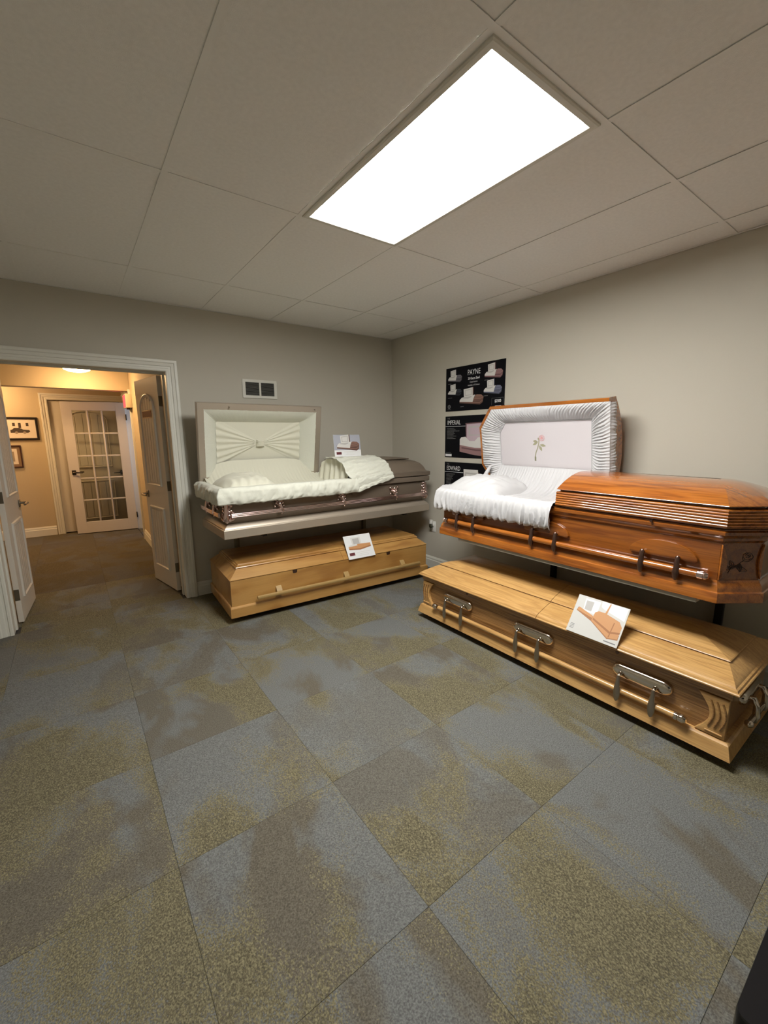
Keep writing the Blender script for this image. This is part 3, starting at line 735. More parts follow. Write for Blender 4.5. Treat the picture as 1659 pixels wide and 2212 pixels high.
for a in (.26, 1.065): MB(LTm).tube([(a, LH-.028, -.006), (a, LH-.028, -.016), (a, LH-.036, -.024)], .004, 8).build('latch_pin', 'pewter', lid)
# lining in the body
def bedm(s, t_):
    u, v = lerp(.035, 1.16, s), lerp(.035, .62, t_)
    e = min(1, min(u-.03, v-.03, .66-v)/.10)
    back = sstep((t_-.72)/.28)
    return (u, v, 1.060-.045*sstep(e)+back*.055+.004*folds(u, t_, .03, 9)+.010*nz(u*6, v*6, 2))
MB().grid(bedm, 170, 60).build('mattress', 'creamy', mc, smooth=80)
def dm(s, t_, p):
    w_ = sstep(t_*2.2)
    n_ = nz(s*26, t_*5, 1)+.6*nz(s*60+t_*14, t_*9, 4)
    return (.010*w_*n_+.004*math.sin(s*42+6*t_), .006*nz(s*8, 3, t_)*(t_ > .1)-.010*sstep((t_-.75)*4)*abs(nz(s*16, 7)))
prof = dens_prof([(-.10, 1.04), (-.065, 1.07), (-.025, 1.088), (.012, 1.086), (.034, 1.062), (.040, 1.025), (.038, .985), (.030, .964), (.012, .958)], 3)
sweep_skirt([(-.012, .63), (-.012, -.012), (1.185, -.012)], prof, dm).build('skirt', 'cream', mc, smooth=80, recalc=False)
def backm(s, t_):
    a = lerp(.03, SEAM-.03, s); p = LTm(a, lerp(.05+.13*(1-abs(2*s-1)**5), .03, sstep(t_*1.6)), lerp(.085, -.01, sstep(t_*1.6)))
    q = (a, .40, 1.022)
    k = sstep(t_); v = lerp(p[1], q[1], k**1.2); z = lerp(p[2], q[2], k**.8)
    edge = min(1, min(s, 1-s)/.06)
    w_ = math.sin(PI*t_)
    return (a, v-.02*w_, z+.004*folds(a, t_*.5, .035, 19)*w_+.006*nz(a*7, t_*5, 4)*w_)
MB().grid(backm, 150, 36).build('back_lining', 'creamy', mc, smooth=80)
# curtain under the foot lid edge
def curt(s, t_):
    v = lerp(.05, .60, s); ii = abs(v-.325)/.325
    zt = 1.245-.17*ii**3.2
    return (SEAM-.012-.03*(1-t_)-.018*math.sin(v*62+2*nz(v*7, 1))*(1-.5*t_), v, lerp(1.02, zt, t_))
MB().grid(curt, 90, 14).build('foot_curtain', 'creamy', mc, smooth=80)
# throw laid over the foot lid front
tp = [(.40, 1.252), (.325, 1.254), (.25, 1.252), (.20, 1.243), (.15, 1.230), (.10, 1.212), (.066, 1.192), (.045, 1.165), (.028, 1.135), (.010, 1.112), (-.010, 1.095), (-.018, 1.06), (-.022, 1.02), (-.024, .985), (-.024, .945)]
def thr(s, t_):
    q = t_*(len(tp)-1); i = min(int(q), len(tp)-2); fr = q-i
    low = lerp(1.0, .80, s) ; q2 = t_*low*(len(tp)-1); i = min(int(q2), len(tp)-2); fr = q2-i
    v, z = lerp(tp[i][0], tp[i+1][0], fr), lerp(tp[i][1], tp[i+1][1], fr)
    u0 = lerp(1.095, 1.19, sstep((t_-.6)/.4)); u1 = lerp(1.575, 1.605, t_)
    u = lerp(u0, u1, s)
    n_ = .007*nz(u*22, t_*26, 3)+.005*nz(u*50, t_*50, 8)+.005*math.sin(t_*46+8*nz(u*5, 2))
    return (u, v-.006-n_*.6, z+.008+n_*.6+.012*abs(nz(u*13, 5))*(t_ > .97))
MB().grid(thr, 90, 110).build('overlay_throw', 'cream', mc, smooth=80, solid=.006)
# hardware
bar = MB()
for dz in (-.011, 0, .011): bar.tube([(.06, -.014, .872+dz), (L_-.05, -.014, .872+dz)], .0075, 8)
bar.build('carry_bar', 'rose', mc)
bar = MB()
for dz in (-.011, 0, .011): bar.tube([(-.012, .06, .872+dz), (-.012, W_-.06, .872+dz)], .0075, 8)
bar.build('end_bar', 'rose', mc)
def lug(u, v, n2=(0, -1)):
    # scrolled ornate lug on a face; n2 outward
    tx = (-n2[1], n2[0])
    def T(a, o_, z): return (u+tx[0]*a*1.25+n2[0]*o_*1.35, v+tx[1]*a*1.25+n2[1]*o_*1.35, .848+(z-.846)*1.05)
    b = MB(T)
    for sg in (-1, 1):
        sp = [(sg*(.004+.026*k/14*math.cos(k*.42)*1.0+.012*k/14), .012, .955-.055*(1-k/14)+.012*math.sin(k*.5)) for k in range(15)]
        b.tube(sp, [.0085-.0003*k for k in range(15)], 7)
        b.ball((sg*.036, .012, .957), (.011, .009, .011)); b.ball((sg*.022, .014, .925), (.009, .008, .012)); b.ball((sg*.030, .010, .900), (.007, .007, .009))
    b.ball((0, .016, .945), (.010, .010, .016)); b.ball((0, .020, .915), (.013, .012, .020)); b.ball((.003, .022, .888), (.011, .011, .015))
    b.tube([(0, .018, .93), (.006, .026, .895), (.012, .030, .870), (.010, .026, .850)], [.010, .010, .011, .007], 8)
    b.ball((.011, .026, .846), .0075)
    return b
for u in (.453, 1.042, 1.632): lug(u, .028).build('bar_lug', 'rose', mc, smooth=60)
for v in (.22, .45): lug(.028, v, (-1, 0)).build('bar_lug', 'rose', mc, smooth=60)
def corner(u, v, su):
    b = MB(lambda x, y, z: (u+su*x, v+y, z))
    b.tube([(.0, -.012, .822), (-.006, -.018, .85), (-.004, -.016, .88), (.0, -.012, .93), (.004, -.008, .985)], [.017, .022, .018, .015, .018], 10)
    for k in range(6):
        z = .84+.028*k
        b.ball((.020, -.012, z), (.012, .009, .012)); b.ball((-.012, .020, z), (.009, .012, .012))
    for z, r_ in ((.86, .018), (.90, .014), (.945, .016), (.98, .014)):
        b.ball((.040-.004*(z*10 % 2), -.009, z), (.015, .008, r_)); b.ball((-.010, .042, z), (.008, .015, r_))
    b.tube([(.012, -.02, .83), (.04, -.018, .838), (.058, -.016, .858), (.055, -.016, .885), (.038, -.016, .893)], [.008, .010, .012, .010, .006], 8)
    b.tube([(-.018, .012, .83), (-.018, .04, .838), (-.016, .058, .858), (-.016, .055, .885)], [.008, .010, .012, .008], 8)
    b.ball((-.004, -.016, .825), (.016, .016, .012))
    return b
corner(.036, .036, 1).build('corner_ornament', 'rose', mc, smooth=60)
corner(L_-.036, .036, -1).build('corner_ornament', 'rose', mc, smooth=60)
tag(pillow('pillow', '', (-2.26+.28, -.85+.30, .995), 0, .23, .22, .14, 'creamy', seed=4, tilt=R(6)), 'cream head pillow inside the bronze metal casket', 'pillow')

# ------------------------------------------------------------------ cherry casket
cc = thing('cherry_casket', 'glossy red cherry wood casket with open lid and white satin lining', 'casket', (-.85, -1.585, 0), -PI/2)
L_, W_ = 2.045, .65; CH = (.125, .165); SEAM = 1.10
stack(0, L_, W_, [(.005, .695), (0, .699), (.0, .738), (.002, .744), (.007, .747), (.009, .752), (.009, .758), (.013, .770), (.019, .781), (.024, .788), (.026, .797), (.04, .797)], cl=CH, cr=CH).build('base_moulding', 'cherry', cc, smooth=25)
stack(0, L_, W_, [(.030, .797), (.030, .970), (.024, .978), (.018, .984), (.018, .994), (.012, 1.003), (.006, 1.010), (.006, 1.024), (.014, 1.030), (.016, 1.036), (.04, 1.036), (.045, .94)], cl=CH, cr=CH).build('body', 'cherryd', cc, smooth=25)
band = [(.014, 1.041), (.004, 1.042), (.003, 1.045)]
for k in range(6):
    z = 1.046+k*.0133
    for j in range(7):
        an = R(-80+160*j/6); band.append((.003+k*.0008-.0055*math.cos(an), z+.00665+.0060*math.sin(an)))
band += [(.010, 1.127), (.045, 1.128), (.045, 1.138), (.05, 1.138)]
stack(SEAM, L_, W_, band, l=0, cl=None, cr=CH).build('foot_lid_rim', 'cherry', cc, smooth=25)
dome = [(.05, 1.1385), (.010, 1.139), (.006, 1.1405)]
for k in range(0, 13):
    t_ = k/12; dome.append((.007+.292*t_, 1.142+.090*(1-(1-t_)**2)))
fl = stack(SEAM, L_, W_, dome, l=0, r=.85, cr=CH).build('foot_lid', 'cherry', cc, smooth=16)
MB().tube([(1.62, .004, 1.033), (1.62, -.006, 1.033)], .006, 10).build('lock_stud', 'darkbr', cc)
# front panel return at the near corner: shaped edge strips on the chamfer faces
def chamT(a, o_, z):     # near-right front chamfer plane of the body
    p0 = Vector((L_-.030-CH[0]+.013, .030)); p1 = Vector((L_-.030, .030+CH[1]-.013)); e = (p1-p0).normalized(); n_ = Vector((e.y, -e.x))
    q = p0+e*a+n_*o_; return (q.x, q.y, z)
cw = math.hypot(CH[0]-.013, CH[1]-.013)
edge = [(.004+.020*math.sin(PI*k/12)+.012*(1-k/12), .812+.142*k/12) for k in range(13)]
MB(chamT).prism([(.0, .80)]+edge+[(.0, .966)], lambda p, q, a: (p, a, q), 0, .010).build('corner_scroll', 'cherry', cc, smooth=40, bevel=.002)
edge2 = [(cw-.004-.012*math.sin(PI*k/12), .812+.142*k/12) for k in range(13)]
MB(chamT).prism([(cw, .80), (cw, .966)]+edge2[::-1], lambda p, q, a: (p, a, q), 0, .010).build('corner_scroll', 'cherry', cc, smooth=40, bevel=.002)
b = MB(chamT); cxr, czr = .125, .905
def rz_(pts, r_=.0013): b.tube([(x, .0003, z) for x, z in pts], r_, 5)
rz_([(cxr+.024*math.cos(t_*.5)*(1+.12*math.cos(t_*2.5)), czr+.021*math.sin(t_*.5)) for t_ in range(14)])
rz_([(cxr-.012, czr+.008), (cxr-.002, czr+.016), (cxr+.010, czr+.013), (cxr+.012, czr+.003), (cxr+.002, czr-.004), (cxr-.008, czr)])
rz_([(cxr-.022, czr+.004), (cxr-.012, czr-.010), (cxr+.004, czr-.014), (cxr+.018, czr-.006)]); rz_([(cxr-.004, czr+.006), (cxr+.004, czr+.009), (cxr+.006, czr+.002)])
rz_([(cxr-.016, czr-.016), (cxr-.045, czr-.038), (cxr-.070, czr-.052), (cxr-.080, czr-.075)])
def leaf(x, z, a, l, w_=.009):
    c, s = math.cos(R(a)), math.sin(R(a))
    pt = lambda p, q: (x+p*c-q*s, z+p*s+q*c)
    rz_([pt(l*k/6, w_*math.sin(PI*k/6)) for k in range(7)]); rz_([pt(l*k/6, -w_*math.sin(PI*k/6)) for k in range(7)]); rz_([pt(0, 0), pt(l*.8, 0)])
for x, z, a, l in ((-.045, -.038, 200, .04), (-.06, -.046, 120, .035), (-.04, -.036, -60, .036), (-.05, -.045, -20, .06), (-.07, -.055, 165, .03), (-.03, -.03, -85, .04)): leaf(cxr+x, czr+z, a, l)
b.build('rose_carving', 'groove', cc, smooth=60)
# half moon plaques, arms, rail
def plaque(u):
    top = arc(0, .862, .155, 8, 172, 18, .082)
    pts = [(-.150, .862)]+[(-.155+.008*math.cos(R(180+k*30)), .872) for k in ()]+[(-.152, .868), (-.146, .858), (-.10, .856), (.10, .856), (.146, .858), (.152, .868)]
    pts = [(-.146, .858), (.146, .858), (.153, .868)]+top
    return MB().prism(pts, lambda p, q, a: (u+p, a, q), .032, .010)
def arm(u, z0, z1, v0):
    b = MB(lambda x, y, z: (u+(x-u)*1.15, y, z))
    b.tube([(u, v0-.004, z1), (u, v0-.007, z1-.006), (u, v0-.009, z1-.03), (u, v0-.011, lerp(z1, z0, .5)), (u, v0-.012, lerp(z1, z0, .68)), (u, v0-.010, z0+.014), (u, v0-.007, z0)], [.006, .0092, .0098, .0115, .0138, .0108, .0045], 12)
    b.tube([(u, v0+.022, z1-.012), (u, v0-.006, z1-.010)], .0065, 8)
    return b
for uc, pr in ((.395, (.315, .475)), (1.035, (.955, 1.115)), (1.675, (1.595, 1.752))):
    plaque(uc).build('handle_plaque', 'cherryd', cc, bevel=.008, smooth=40)
    for u in pr: arm(u, .765, .882, .000).build('handle_arm', 'darkbr', cc, smooth=50)
MB().tube([(.225, .002, .814), (1.84, .002, .814)], .0175, 14).build('carry_rail', 'cherry', cc)
for u, sg in ((.215, -1), (1.835, 1)):
    MB().lathe([(.019, 0), (.0205, sg*.004), (.0205, sg*.024), (.0185, sg*.026), (.0205, sg*.029), (.0195, sg*.036), (.012, sg*.044), (.002, sg*.046)], (u, .002, .814), 16, 'x').build('rail_cap', 'rose', cc)
# open head lid
TH2 = R(8.5)
def LTc(a, bb, c): return (a, .645-bb*math.sin(TH2)+c*math.cos(TH2), 1.040+bb*math.cos(TH2)+c*math.sin(TH2))
LH = .655
lp = [(.026, .004), (.026, -.001), (.004, -.002), (0, .002), (0, .085), (.004, .09), (.012, .092)]
for k in range(1, 11):
    t_ = k/10; lp.append((.012+.288*t_, .092+.090*(1-(1-t_)**2)))
lid = stack(0, SEAM-.004, LH, lp, cl=CH, r=0, T=LTc, cap0=False).build('head_lid', 'cherry', cc, smooth=20)
A = foot(.026, SEAM+.006, .020, LH-.024, (.118, .155)); B = foot(.170, SEAM-.150, .095, LH-.140, (.062, .082))
lining_roll(A, B, -.006, .060, .030, .0085, .024, LTc, 11, dens=.0038, K=12).build('lid_roll', 'wht', lid, smooth=80)
# puffed edge of the lining on the seam side
def puff(s, t_):
    bb = lerp(.03, LH-.03, s); a = PI*t_
    r_ = .016+.006*folds(s*LH, t_, .022, 17)
    return (SEAM+.004+(r_+.004)*math.sin(a)*(.55+.45*abs(math.sin(s*19+1.5*nz(s*4, 2)))), bb+.004*nz(s*30, t_*3), -.002+.075*t_)
MB(LTc).grid(puff, 150, 10).build('lid_side_ruffle', 'wht', lid, smooth=80)
b = MB(LTc); inner = foot(.160, SEAM-.140, .085, LH-.130, (.06, .08))
b.rings([[(*p, .060) for p in inner], [(*p, .064) for p in inner]]); pan = b.build('lid_panel', 'pinkw', lid, smooth=0)
b = MB(LTc)
b.tube([(*p, .056) for p in B+[B[0]]], .004, 6, cap=False); b.build('panel_piping', 'wht', lid, smooth=60)
# embroidered rose
def flat(name, polys, mt, par=lid, c=.0588):
    b = MB(LTc)
    for p in polys: b.rings([[(x, y, c) for x, y in p], [(x, y, .0602) for x, y in p]])
    b.build(name, mt, par, smooth=0)
ex_, ey_ = .535, .375
stem = [(0, .0), (-.004, -.03), (-.014, -.065), (-.030, -.10), (-.037, -.135), (-.036, -.165)]
sp = [(ex_+x-.004, ey_+y) for x, y in stem]+[(ex_+x+.004, ey_+y) for x, y in stem[::-1]]
flat('embroidered_stem', [sp, [(ex_-.043, ey_-.135), (ex_-.029, ey_-.135), (ex_-.03, ey_-.168), (ex_-.042, ey_-.168)]], 'green')
def lf(x, y, a, l, w_):
    c, s = math.cos(R(a)), math.sin(R(a)); pts = [(l*k/8, w_*math.sin(PI*k/8)**1.2) for k in range(9)]+[(l*k/8, -w_*math.sin(PI*k/8)) for k in range(7, 0, -1)]
    return [(ex_+x+p*c-q*s, ey_+y+p*s+q*c) for p, q in pts]
flat('embroidered_leaf', [lf(-.01, -.02, 168, .045, .010)], 'green'); flat('embroidered_leaf', [lf(-.012, -.022, 205, .05, .009)], 'green'); flat('embroidered_leaf', [lf(.0, -.045, -62, .05, .010)], 'green'); flat('embroidered_leaf', [lf(.004, -.04, -10, .055, .010)], 'green'); flat('embroidered_leaf', [lf(0, -.005, 115, .022, .007)], 'green')
pet = []
for k in range(6):
    a = k*60+15; rr = .017
    p = arc(ex_+.024+rr*.75*math.cos(R(a)), ey_+.012+rr*.62*math.sin(R(a)), .0125, 0, 330, 11); pet.append(p)
b = MB(LTc)
for p in pet: b.tube([(x, y, .0588) for x, y in p], .0012, 5)
b.tube([(x, y, .0588) for x, y in arc(ex_+.024, ey_+.014, .007, 0, 330, 9)], .0022, 5)
b.build('embroidered_rose', 'pink', lid, smooth=60)
# interior
def bedc(s, t_):
    v = lerp(.03, .625, t_); ue = .03+CH[0]*max(0, 1-(v-.03)/CH[1], 1-(.62-v)/CH[1])
    u = lerp(ue, SEAM+.06, s)
    e = min(1, min(u-ue+.01, v-.02, .66-v)/.14)
    return (u, v, 1.045-.030*sstep(e)+.055*sstep((t_-.78)/.22)+.0075*folds(u, t_*.6, .028, 21)*(.4+.6*t_)+.004*nz(u*9, v*9))
MB().grid(bedc, 300, 44).build('mattress', 'wht', cc, smooth=80)
def dc(s, t_, p):
    w_ = sstep((t_-.25)*2.0)
    f = folds(s, t_, .036, 33, .55)
    f2 = folds(s, t_, .020, 35, .9)
    return ((.017*f*w_+.009*f2*sstep((t_-.6)*4)), -.014*sstep((t_-.8)*5)*abs(math.sin(s*52+2*nz(s*6, 1)))+.003*f*(t_ < .4))
prof = dens_prof([(-.10, 1.02), (-.06, 1.045), (-.025, 1.058), (.008, 1.056), (.026, 1.040), (.034, 1.01), (.036, .975), (.034, .94), (.028, .912), (.014, .905)], 3)
sweep_skirt([(.0, W_-.19), (.0, CH[1]), (CH[0], 0), (SEAM-.008, 0)], prof, dc, .005).build('skirt', 'wht', cc, smooth=80, recalc=False)
def backc(s, t_):
    a = lerp(.10, SEAM+.0, s); p = LTc(a, lerp(.16, .03, sstep(t_*1.5)), lerp(.05, -.012, sstep(t_*1.5)))
    k = sstep(t_); v = lerp(p[1], .42, k**1.2); z = lerp(p[2], 1.012, k**.8); w_ = math.sin(PI*t_)**.6
    return (a, v-.02*w_, z+.008*folds(a, t_*.4, .026, 29)*w_)
MB().grid(backc, 300, 30).build('back_lining', 'wht', cc, smooth=80)
MB().tube([(.12, .50, 1.06), (.115, .54, 1.13), (.12, .575, 1.18), (.125, .59, 1.20)], [.022, .016, .014, .010], 10).build('lining_tie', 'wht', cc, smooth=60)
o = pillow('pillow', '', (-.85+.36, -1.585-.29, .985), -PI/2, .26, .24, .135, 'wht', seed=9, tilt=0)
tag(o, 'white satin head pillow inside the red cherry casket', 'pillow')

# ------------------------------------------------------------------ oak casket
oc = thing('oak_casket', 'closed golden oak casket with nickel swing bar handles low on the right', 'casket', (-.98, -1.605, 0), -PI/2)
L_, W_ = 2.055, .72; SEAM = 1.075
stack(0, L_, W_, [(.003, .045), (.0, .048), (.016, .108), (.022, .114), (.030, .118), (.05, .118)]).build('base_moulding', 'oak', oc, smooth=18)
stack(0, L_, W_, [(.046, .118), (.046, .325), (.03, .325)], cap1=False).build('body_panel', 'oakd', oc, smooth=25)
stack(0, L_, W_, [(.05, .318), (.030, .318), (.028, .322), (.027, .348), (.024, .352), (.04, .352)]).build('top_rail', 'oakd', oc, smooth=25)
lidp = [(.024, .356), (.006, .358), (.002, .361), (.002, .366), (.005, .369), (.010, .370), (.011, .374), (.013, .378), (.017, .380), (.022, .3815), (.027, .385), (.034, .389), (.070, .402), (.105, .414), (.130, .422), (.150, .4275), (.160, .4285)]
domp = [(.176, .4288), (.160, .4320), (.157, .4345), (.160, .438), (.20, .456), (.25, .473), (.30, .486), (.34, .494), (.355, .4955)]
lidp = [(i, z, min(i, .02)+max(0, i-.02)*.48) for i, z in lidp]; domp = [(i, z, .082+(i-.158)*1.25) for i, z in domp]
for nm, u0, u1, l, r in (('head_lid', 0, SEAM-.0015, 1, 0), ('foot_lid', SEAM+.0015, L_, 0, 1)):
    fl = stack(u0, u1, W_, lidp, l=l, r=r).build(nm, 'oak', oc, smooth=18)
    stack(u0, u1, W_, domp, l=l*1.0, r=r).build('lid_crown', 'oak', fl, smooth=18)
for u in (.512, 1.55): MB().lathe([(.004, 0), (.009, -.003), (.009, -.007), (.004, -.010)], (u, .020, .345), 12, 'y').build('lock_stud', 'darkbr', oc)
def oak_corner(u, sg):
    inner = [(u+sg*(-.125+.050*math.sin(PI*k/14)), .122+.19*k/14) for k in range(15)]
    b = MB(); b.prism([(u-sg*.010, .122)]+inner+[(u-sg*.010, .312)], lambda p, q, a: (p, a, q), .050, .026)
    c = b.build('corner_panel', 'oak', oc, bevel=.004, smooth=30)
    for j in range(3):
        x0 = -.075+.022*j
        MB().tube([(u+sg*(x0+.016*math.sin(PI*k/10)-(.012*(1-k/10) if 0 else 0)), .0245, .165+.125*k/10) for k in range(11)], .0042, 8).build('reed', 'oakd', c)
    MB().tube([(u+sg*-.085, .0245, .140), (u+sg*-.020, .0245, .140)], .0036, 8).build('reed', 'oak', c)
oak_corner(L_-.025, 1); oak_corner(.025, -1)
def plate(u, z, v, hl=.142, hh=.038):
    pts = arc(hl-hh, 0, hh, -90, 90, 10)+arc(-hl+hh, 0, hh, 90, 270, 10)
    b = MB(lambda p, q, a: (u+p, v-a, z+q)); sc = lambda f, e: [(p*(1-e*.22), q*(1-e), f) for p, q in pts]
    return b.rings([sc(0, 0), sc(.008, .02), sc(.015, .09), sc(.021, .22), sc(.025, .40), sc(.027, .62), sc(.028, .85)])
def oak_handle(u, us):
    p = plate(u, .245, .046).build('handle_plate', 'chrome', oc, smooth=50)
    for q in us:
        MB().tube([(q, .03, .238), (q, .012, .240), (q, .002, .232)], [.008, .009, .008], 10).build('handle_ear', 'chrome', oc, smooth=50)
        def T(x, y, z): return (q+x, y, z)
        b = MB(T); hs = [(.007, .236), (.010, .215), (.0125, .185), (.0165, .150), (.0165, .128), (.011, .104), (.005, .096)]
        b.rings([[(w_*math.cos(a_), -.004-.006*(i_ > 1)-.007*math.sin(a_), z) for a_ in [2*PI*k/10 for k in range(10)]] for i_, (w_, z) in enumerate(hs)])
        b.build('handle_arm', 'pewter', oc, smooth=50)
for uc, us in ((.405, (.312, .478)), (1.04, (.95, 1.105)), (1.665, (1.575, 1.738))): oak_handle(uc, us)
MB().tube([(.235, .006, .150), (1.835, .006, .150)], .0155, 14).build('carry_rail', 'oak', oc)
for u, sg in ((.225, -1), (1.83, 1)): MB().lathe([(.0160, 0), (.0190, sg*.003), (.0190, sg*.014), (.0165, sg*.017), (.0190, sg*.020), (.0205, sg*.038), (.014, sg*.050), (.002, sg*.053)], (u, .006, .150), 16, 'x').build('rail_cap', 'chrome', oc)
# end handle
ep = MB(lambda p, q, a: (L_-.046+a, .36+p, .235+q)); pts = arc(.108, 0, .03, -90, 90, 10)+arc(-.108, 0, .03, 90, 270, 10)
sc = lambda f, e: [(p*(1-e*.22), q*(1-e), f) for p, q in pts]
ep.rings([sc(0, 0), sc(.008, .02), sc(.015, .09), sc(.021, .22), sc(.025, .40), sc(.027, .62), sc(.028, .85)]); ep.build('handle_plate', 'chrome', oc, smooth=50)
for v in (.285, .435):
    MB().tube([(L_-.03, v, .24), (L_-.006, v, .24), (L_+.008, v, .21), (L_+.012, v, .16), (L_+.008, v, .125)], [.012, .013, .012, .016, .009], 10).build('handle_arm', 'chrome', oc, smooth=50)
MB().tube([(L_+.006, .20, .155), (L_+.006, .52, .155)], .0125, 12).build('end_rail', 'chrome', oc)
for v, sg in ((.20, -1), (.52, 1)): MB().ball((L_+.006, v, .155), (.018, .020, .018)).build('rail_cap', 'chrome', oc, smooth=60)
for u in (.25, 1.80):
    for v in (.12, .60): MB().box(u-.05, u+.05, v-.03, v+.03, 0.001, .0445).build('foot_block', 'steel', oc, bevel=.003)

# ------------------------------------------------------------------ maple casket
mp_ = thing('maple_casket', 'plain closed maple casket with one long wooden rail, below the bronze casket', 'casket', (-2.255, -.85, 0), R(-2.7))
L_, W_ = 1.985, .74; SEAM = 1.012
stack(0, L_, W_, [(.004, .05), (.0, .054), (.0, .128), (.004, .136), (.012, .142), (.03, .142)]).build('base_moulding', 'maple', mp_, smooth=25)
stack(0, L_, W_, [(.014, .142), (.014, .352)]).build('body', 'maple', mp_, smooth=25)
sl = [(.024, .3525), (.024, .3555), (.010, .3557), (.010, .360), (.085, .425), (.10, .425)]
cr_ = [(.10, .426), (.080, .427), (.078, .432), (.082, .437), (.088, .4385), (.088, .446), (.093, .4475), (.098, .4475), (.102, .456), (.112, .459), (.13, .459)]
for nm, u0, u1, l, r in (('head_lid', 0, SEAM-.001, 1, 0), ('foot_lid', SEAM+.001, L_, 0, 1)):
    fl = stack(u0, u1, W_, sl, l=l, r=r).build(nm, 'maple', mp_, smooth=25)
    stack(u0, u1, W_, cr_, l=l, r=r).build('lid_moulding', 'maple', fl, smooth=25)
for u in (.545, 1.50): MB().prism([(u-.022, .353), (u-.018, .328), (u-.012, .324), (u+.012, .324), (u+.018, .328), (u+.022, .353)], lambda p, q, a: (p, a, q), .0125, .0145).build('finger_notch', 'groove', mp_, smooth=0)
MB().rings([[(u, -.030+y, .193+z) for y, z in ((-.010, -.013), (.010, -.013), (.013, 0), (.010, .012), (-.010, .012), (-.013, 0))] for u in (.205, 1.855)]).build('carry_rail', 'mapler', mp_, bevel=.002, smooth=30)
for u in (.395, 1.03, 1.66): MB().prism([(.016, .245), (.016, .19), (-.018, .19), (-.018, .205), (-.004, .226)], lambda p, q, a: (a, p, q), u-.024, u+.024).build('rail_bracket', 'mapler', mp_, smooth=0, bevel=.002)
for u in (.25, 1.70):
    for v in (.12, .62): MB().box(u-.06, u+.06, v-.03, v+.03, .001, .0495).build('foot_block', 'steel', mp_, bevel=.003)

# ------------------------------------------------------------------ stands that carry the upper caskets
def stand(label, loc, rz, ups, ztop, L0, L1, depth, shelf):
    t = thing('casket_stand', label, 'stand', loc, rz)
    for u in ups:
        MB().box(u-.02, u+.02, depth-.042, depth-.003, .14, ztop-.03).build('upright', 'steel' if shelf else 'tan', t, bevel=.003)
        MB().box(u-.02, u+.02, .06, depth-.003, ztop-.029, ztop-.0005 if not shelf else ztop-.0225).build('arm', 'steel', t, bevel=.002)
        if not shelf: MB().add([(u-.012, depth-.043, ztop-.19), (u+.012, depth-.043, ztop-.19), (u+.012, depth-.043, ztop-.03), (u-.012, depth-.043, ztop-.03), (u-.012, depth-.22, ztop-.03), (u+.012, depth-.22, ztop-.03)],
            [(0, 1, 2, 3), (3, 2, 5, 4), (0, 4, 5, 1), (0, 3, 4), (1, 5, 2)]).build('gusset', 'steel', t, smooth=0)
    MB().box(ups[0], ups[1], depth-.035, depth-.015, .52, .56).build('cross_bar', 'steel', t, bevel=.002)
    if shelf: MB().box(L0, L1, .012, depth-.05, ztop-.022, ztop-.0005).build('shelf_board', 'shelf', t, bevel=.002)
    return t
stand('steel wall stand carrying the bronze metal casket above the maple casket', (-2.26, -.85, 0), 0, (.335, 1.81), .690, 0, 0, .85, False)
stand('steel wall stand with grey shelf board under the red cherry casket', (-.85, -1.585, 0), -PI/2, (.62, 1.735), .695, .315, 1.84, .85, True)

# ------------------------------------------------------------------ information cards
def card(label, bl, br, tl, print_):
    x = Vector(br)-Vector(bl); y = Vector(tl)-Vector(bl)
    t = tag(frame('info_card', bl, x, y), label, 'card', 'information cards on the caskets')
    print_(t, x.length, y.length); return t
def p_bronze(t, w_, h):
    MB().box(0, w_, 0, h, -.003, 0).build('holder', 'paper', t, smooth=0)
    MB().box(0, w_, h*.30, h, 0, .0006).build('printed_background', 'cardg', t, smooth=0)
    mini(t, .03, h*.26, w_*.86, 'pc', 'pcd', z=.0012, sh=.78)
    MB().box(.020, .075, h*.10, h*.22, 0, .0006).build('printed_logo', 'maroon', t, smooth=0)
    b = MB()
    for k, (x0, x1) in enumerate(((.10, .24), (.13, .21), (.12, .22))): b.box(x0, x1, h*.21-k*.013, h*.21-k*.013+.003, 0, .0005)
    b.build('fine_print', 'cardl', t, smooth=0)
card('photo card standing on the cream throw of the bronze casket', (-1.118, -.565, 1.266), (-.822, -.565, 1.266), (-1.122, -.535, 1.472), p_bronze)
def p_maple(t, w_, h):
    MB().box(0, w_, 0, h, -.003, 0).build('holder', 'paper', t, smooth=0)
    b = MB()
    def q(mi, pts, k): b.cur = mi; b.poly([(p*w_, r_*h, .0004+k*.00015) for p, r_ in pts])
    q(2, [(.26, .55), (.60, .55), (.60, .90), (.24, .90)], 0); q(3, [(.31, .60), (.54, .60), (.54, .85), (.30, .85)], 1)
    q(0, [(.10, .40), (.10, .52), (.45, .60), (.93, .58), (.93, .42), (.50, .34)], 2); q(1, [(.10, .40), (.50, .34), (.93, .42), (.93, .47), (.5, .40), (.10, .45)], 3); q(2, [(.10, .52), (.14, .58), (.42, .62), (.44, .54)], 3)
    b.build('printed_casket', ['pt', 'ptd', 'pw', 'pwd'], t, smooth=0, recalc=False)
    MB().box(.02, .075, h*.14, h*.26, 0, .0006).build('printed_logo', 'maroon', t, smooth=0)
    b = MB()
    for k, (x0, x1) in enumerate(((.10, .24), (.13, .21), (.12, .22))): b.box(x0, x1, h*.24-k*.016, h*.24-k*.016+.003, 0, .0005)
    b.build('fine_print', 'cardl', t, smooth=0)
card('white photo card leaning on the lid of the maple casket', (-1.198, -.906, .352), (-.913, -.918, .352), (-1.205, -.792, .545), p_maple)
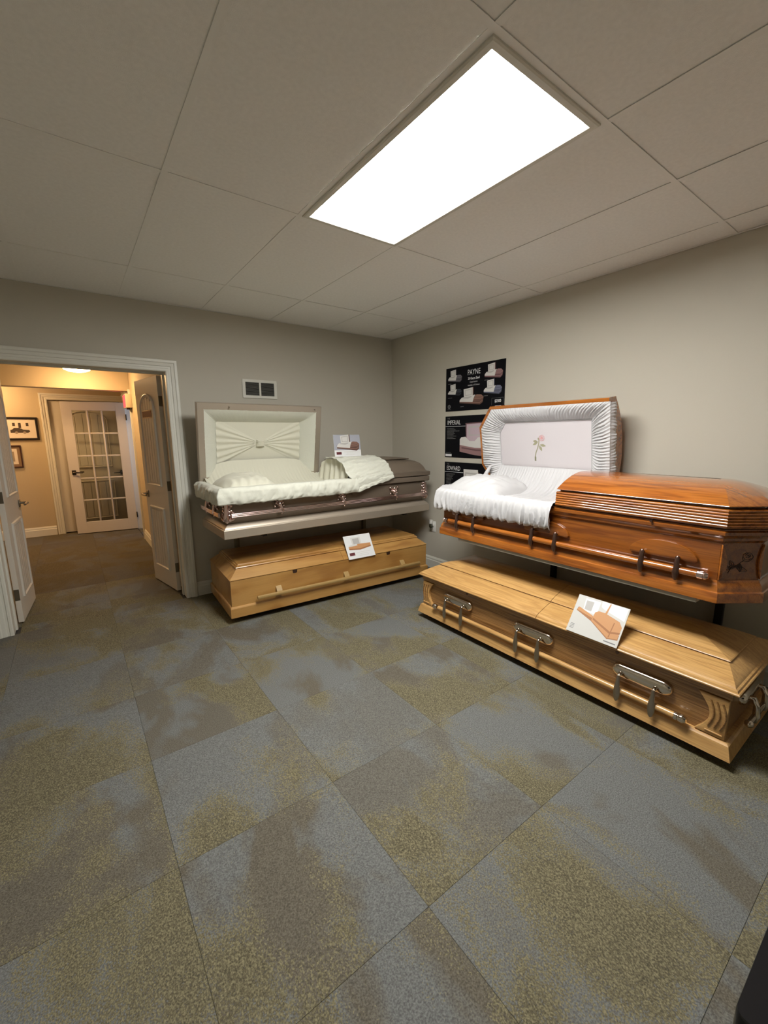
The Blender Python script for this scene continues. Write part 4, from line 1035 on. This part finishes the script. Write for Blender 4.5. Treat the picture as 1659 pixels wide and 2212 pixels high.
def p_oak(t, w_, h):
    MB().box(0, w_, 0, h, -.003, 0).build('holder', 'paper', t, smooth=0)
    MB().box(0, w_, 0, h, 0, .0004).build('printed_background', 'cardl', t, smooth=0)
    b = MB()
    def q(mi, pts, k): b.cur = mi; b.poly([(p*w_, r_*h, .0006+k*.00015) for p, r_ in pts])
    q(2, [(.18, .62), (.46, .60), (.46, .95), (.16, .95)], 0); q(3, [(.20, .66), (.34, .65), (.34, .90), (.19, .90)], 1)
    q(1, [(.06, .58), (.40, .42), (.78, .13), (1.0*.97, .18), (.97, .30), (.40, .55), (.08, .68)], 1)
    q(0, [(.06, .60), (.10, .68), (.40, .56), (.40, .50)], 2); q(0, [(.40, .44), (.42, .66), (.48, .72), (.60, .72), (.90, .62), (.97, .50), (.96, .20), (.78, .16)], 3)
    q(1, [(.42, .52), (.80, .32), (.97, .38), (.97, .33), (.79, .27), (.42, .47)], 4); q(1, [(.79, .18), (.81, .56), (.83, .56), (.81, .18)], 5); q(0, [(.60, .70), (.64, .98), (.66, .98), (.64, .70)], 4)
    q(2, [(.48, .99), (.97, .99), (.97, .66), (.56, .80), (.50, .84)], -1)
    b.build('printed_casket', ['pt', 'ptd', 'txt', 'pwd'], t, smooth=0, recalc=False)
    b = MB(); b.box(w_*.74, w_*.96, .012, .018, 0, .0008)
    for k in range(4): b.box(.012, .035, .045-k*.008, .048-k*.008, 0, .0008)
    b.build('fine_print', 'txtg', t, smooth=0)
card('large white photo card leaning on the lid of the oak casket', (-.984, -2.880, .373), (-.984, -3.157, .373), (-.862, -2.858, .553), p_oak)

# ------------------------------------------------------------------ black table at the right of the camera
t = thing('black_table', 'black laminate table corner in the lower right of the picture', 'table', (-1.848, -4.318, 0))
pts = []
for cx_, cy_, a in ((.68, .31, 0), (-.68, .31, 90), (-.68, -.31, 180), (.68, -.31, 270)): pts += arc(cx_, cy_, .012, a, a+90, 6)
MB().rings([[(p*(1-e), q*(1-e), z) for p, q in pts] for e, z in ((.004, .715), (0, .718), (0, .747), (.002, .75))]).build('table_top', 'blackt', t, smooth=40)
for x in (-.62, .62):
    for y in (-.26, .26): MB().box(x-.02, x+.02, y-.02, y+.02, .001, .7145).build('leg', 'blackt', t, bevel=.003)
MB().box(-.60, .60, .245, .265, .64, .714).box(-.60, .60, -.265, -.245, .64, .714).build('apron', 'blackt', t, smooth=0)
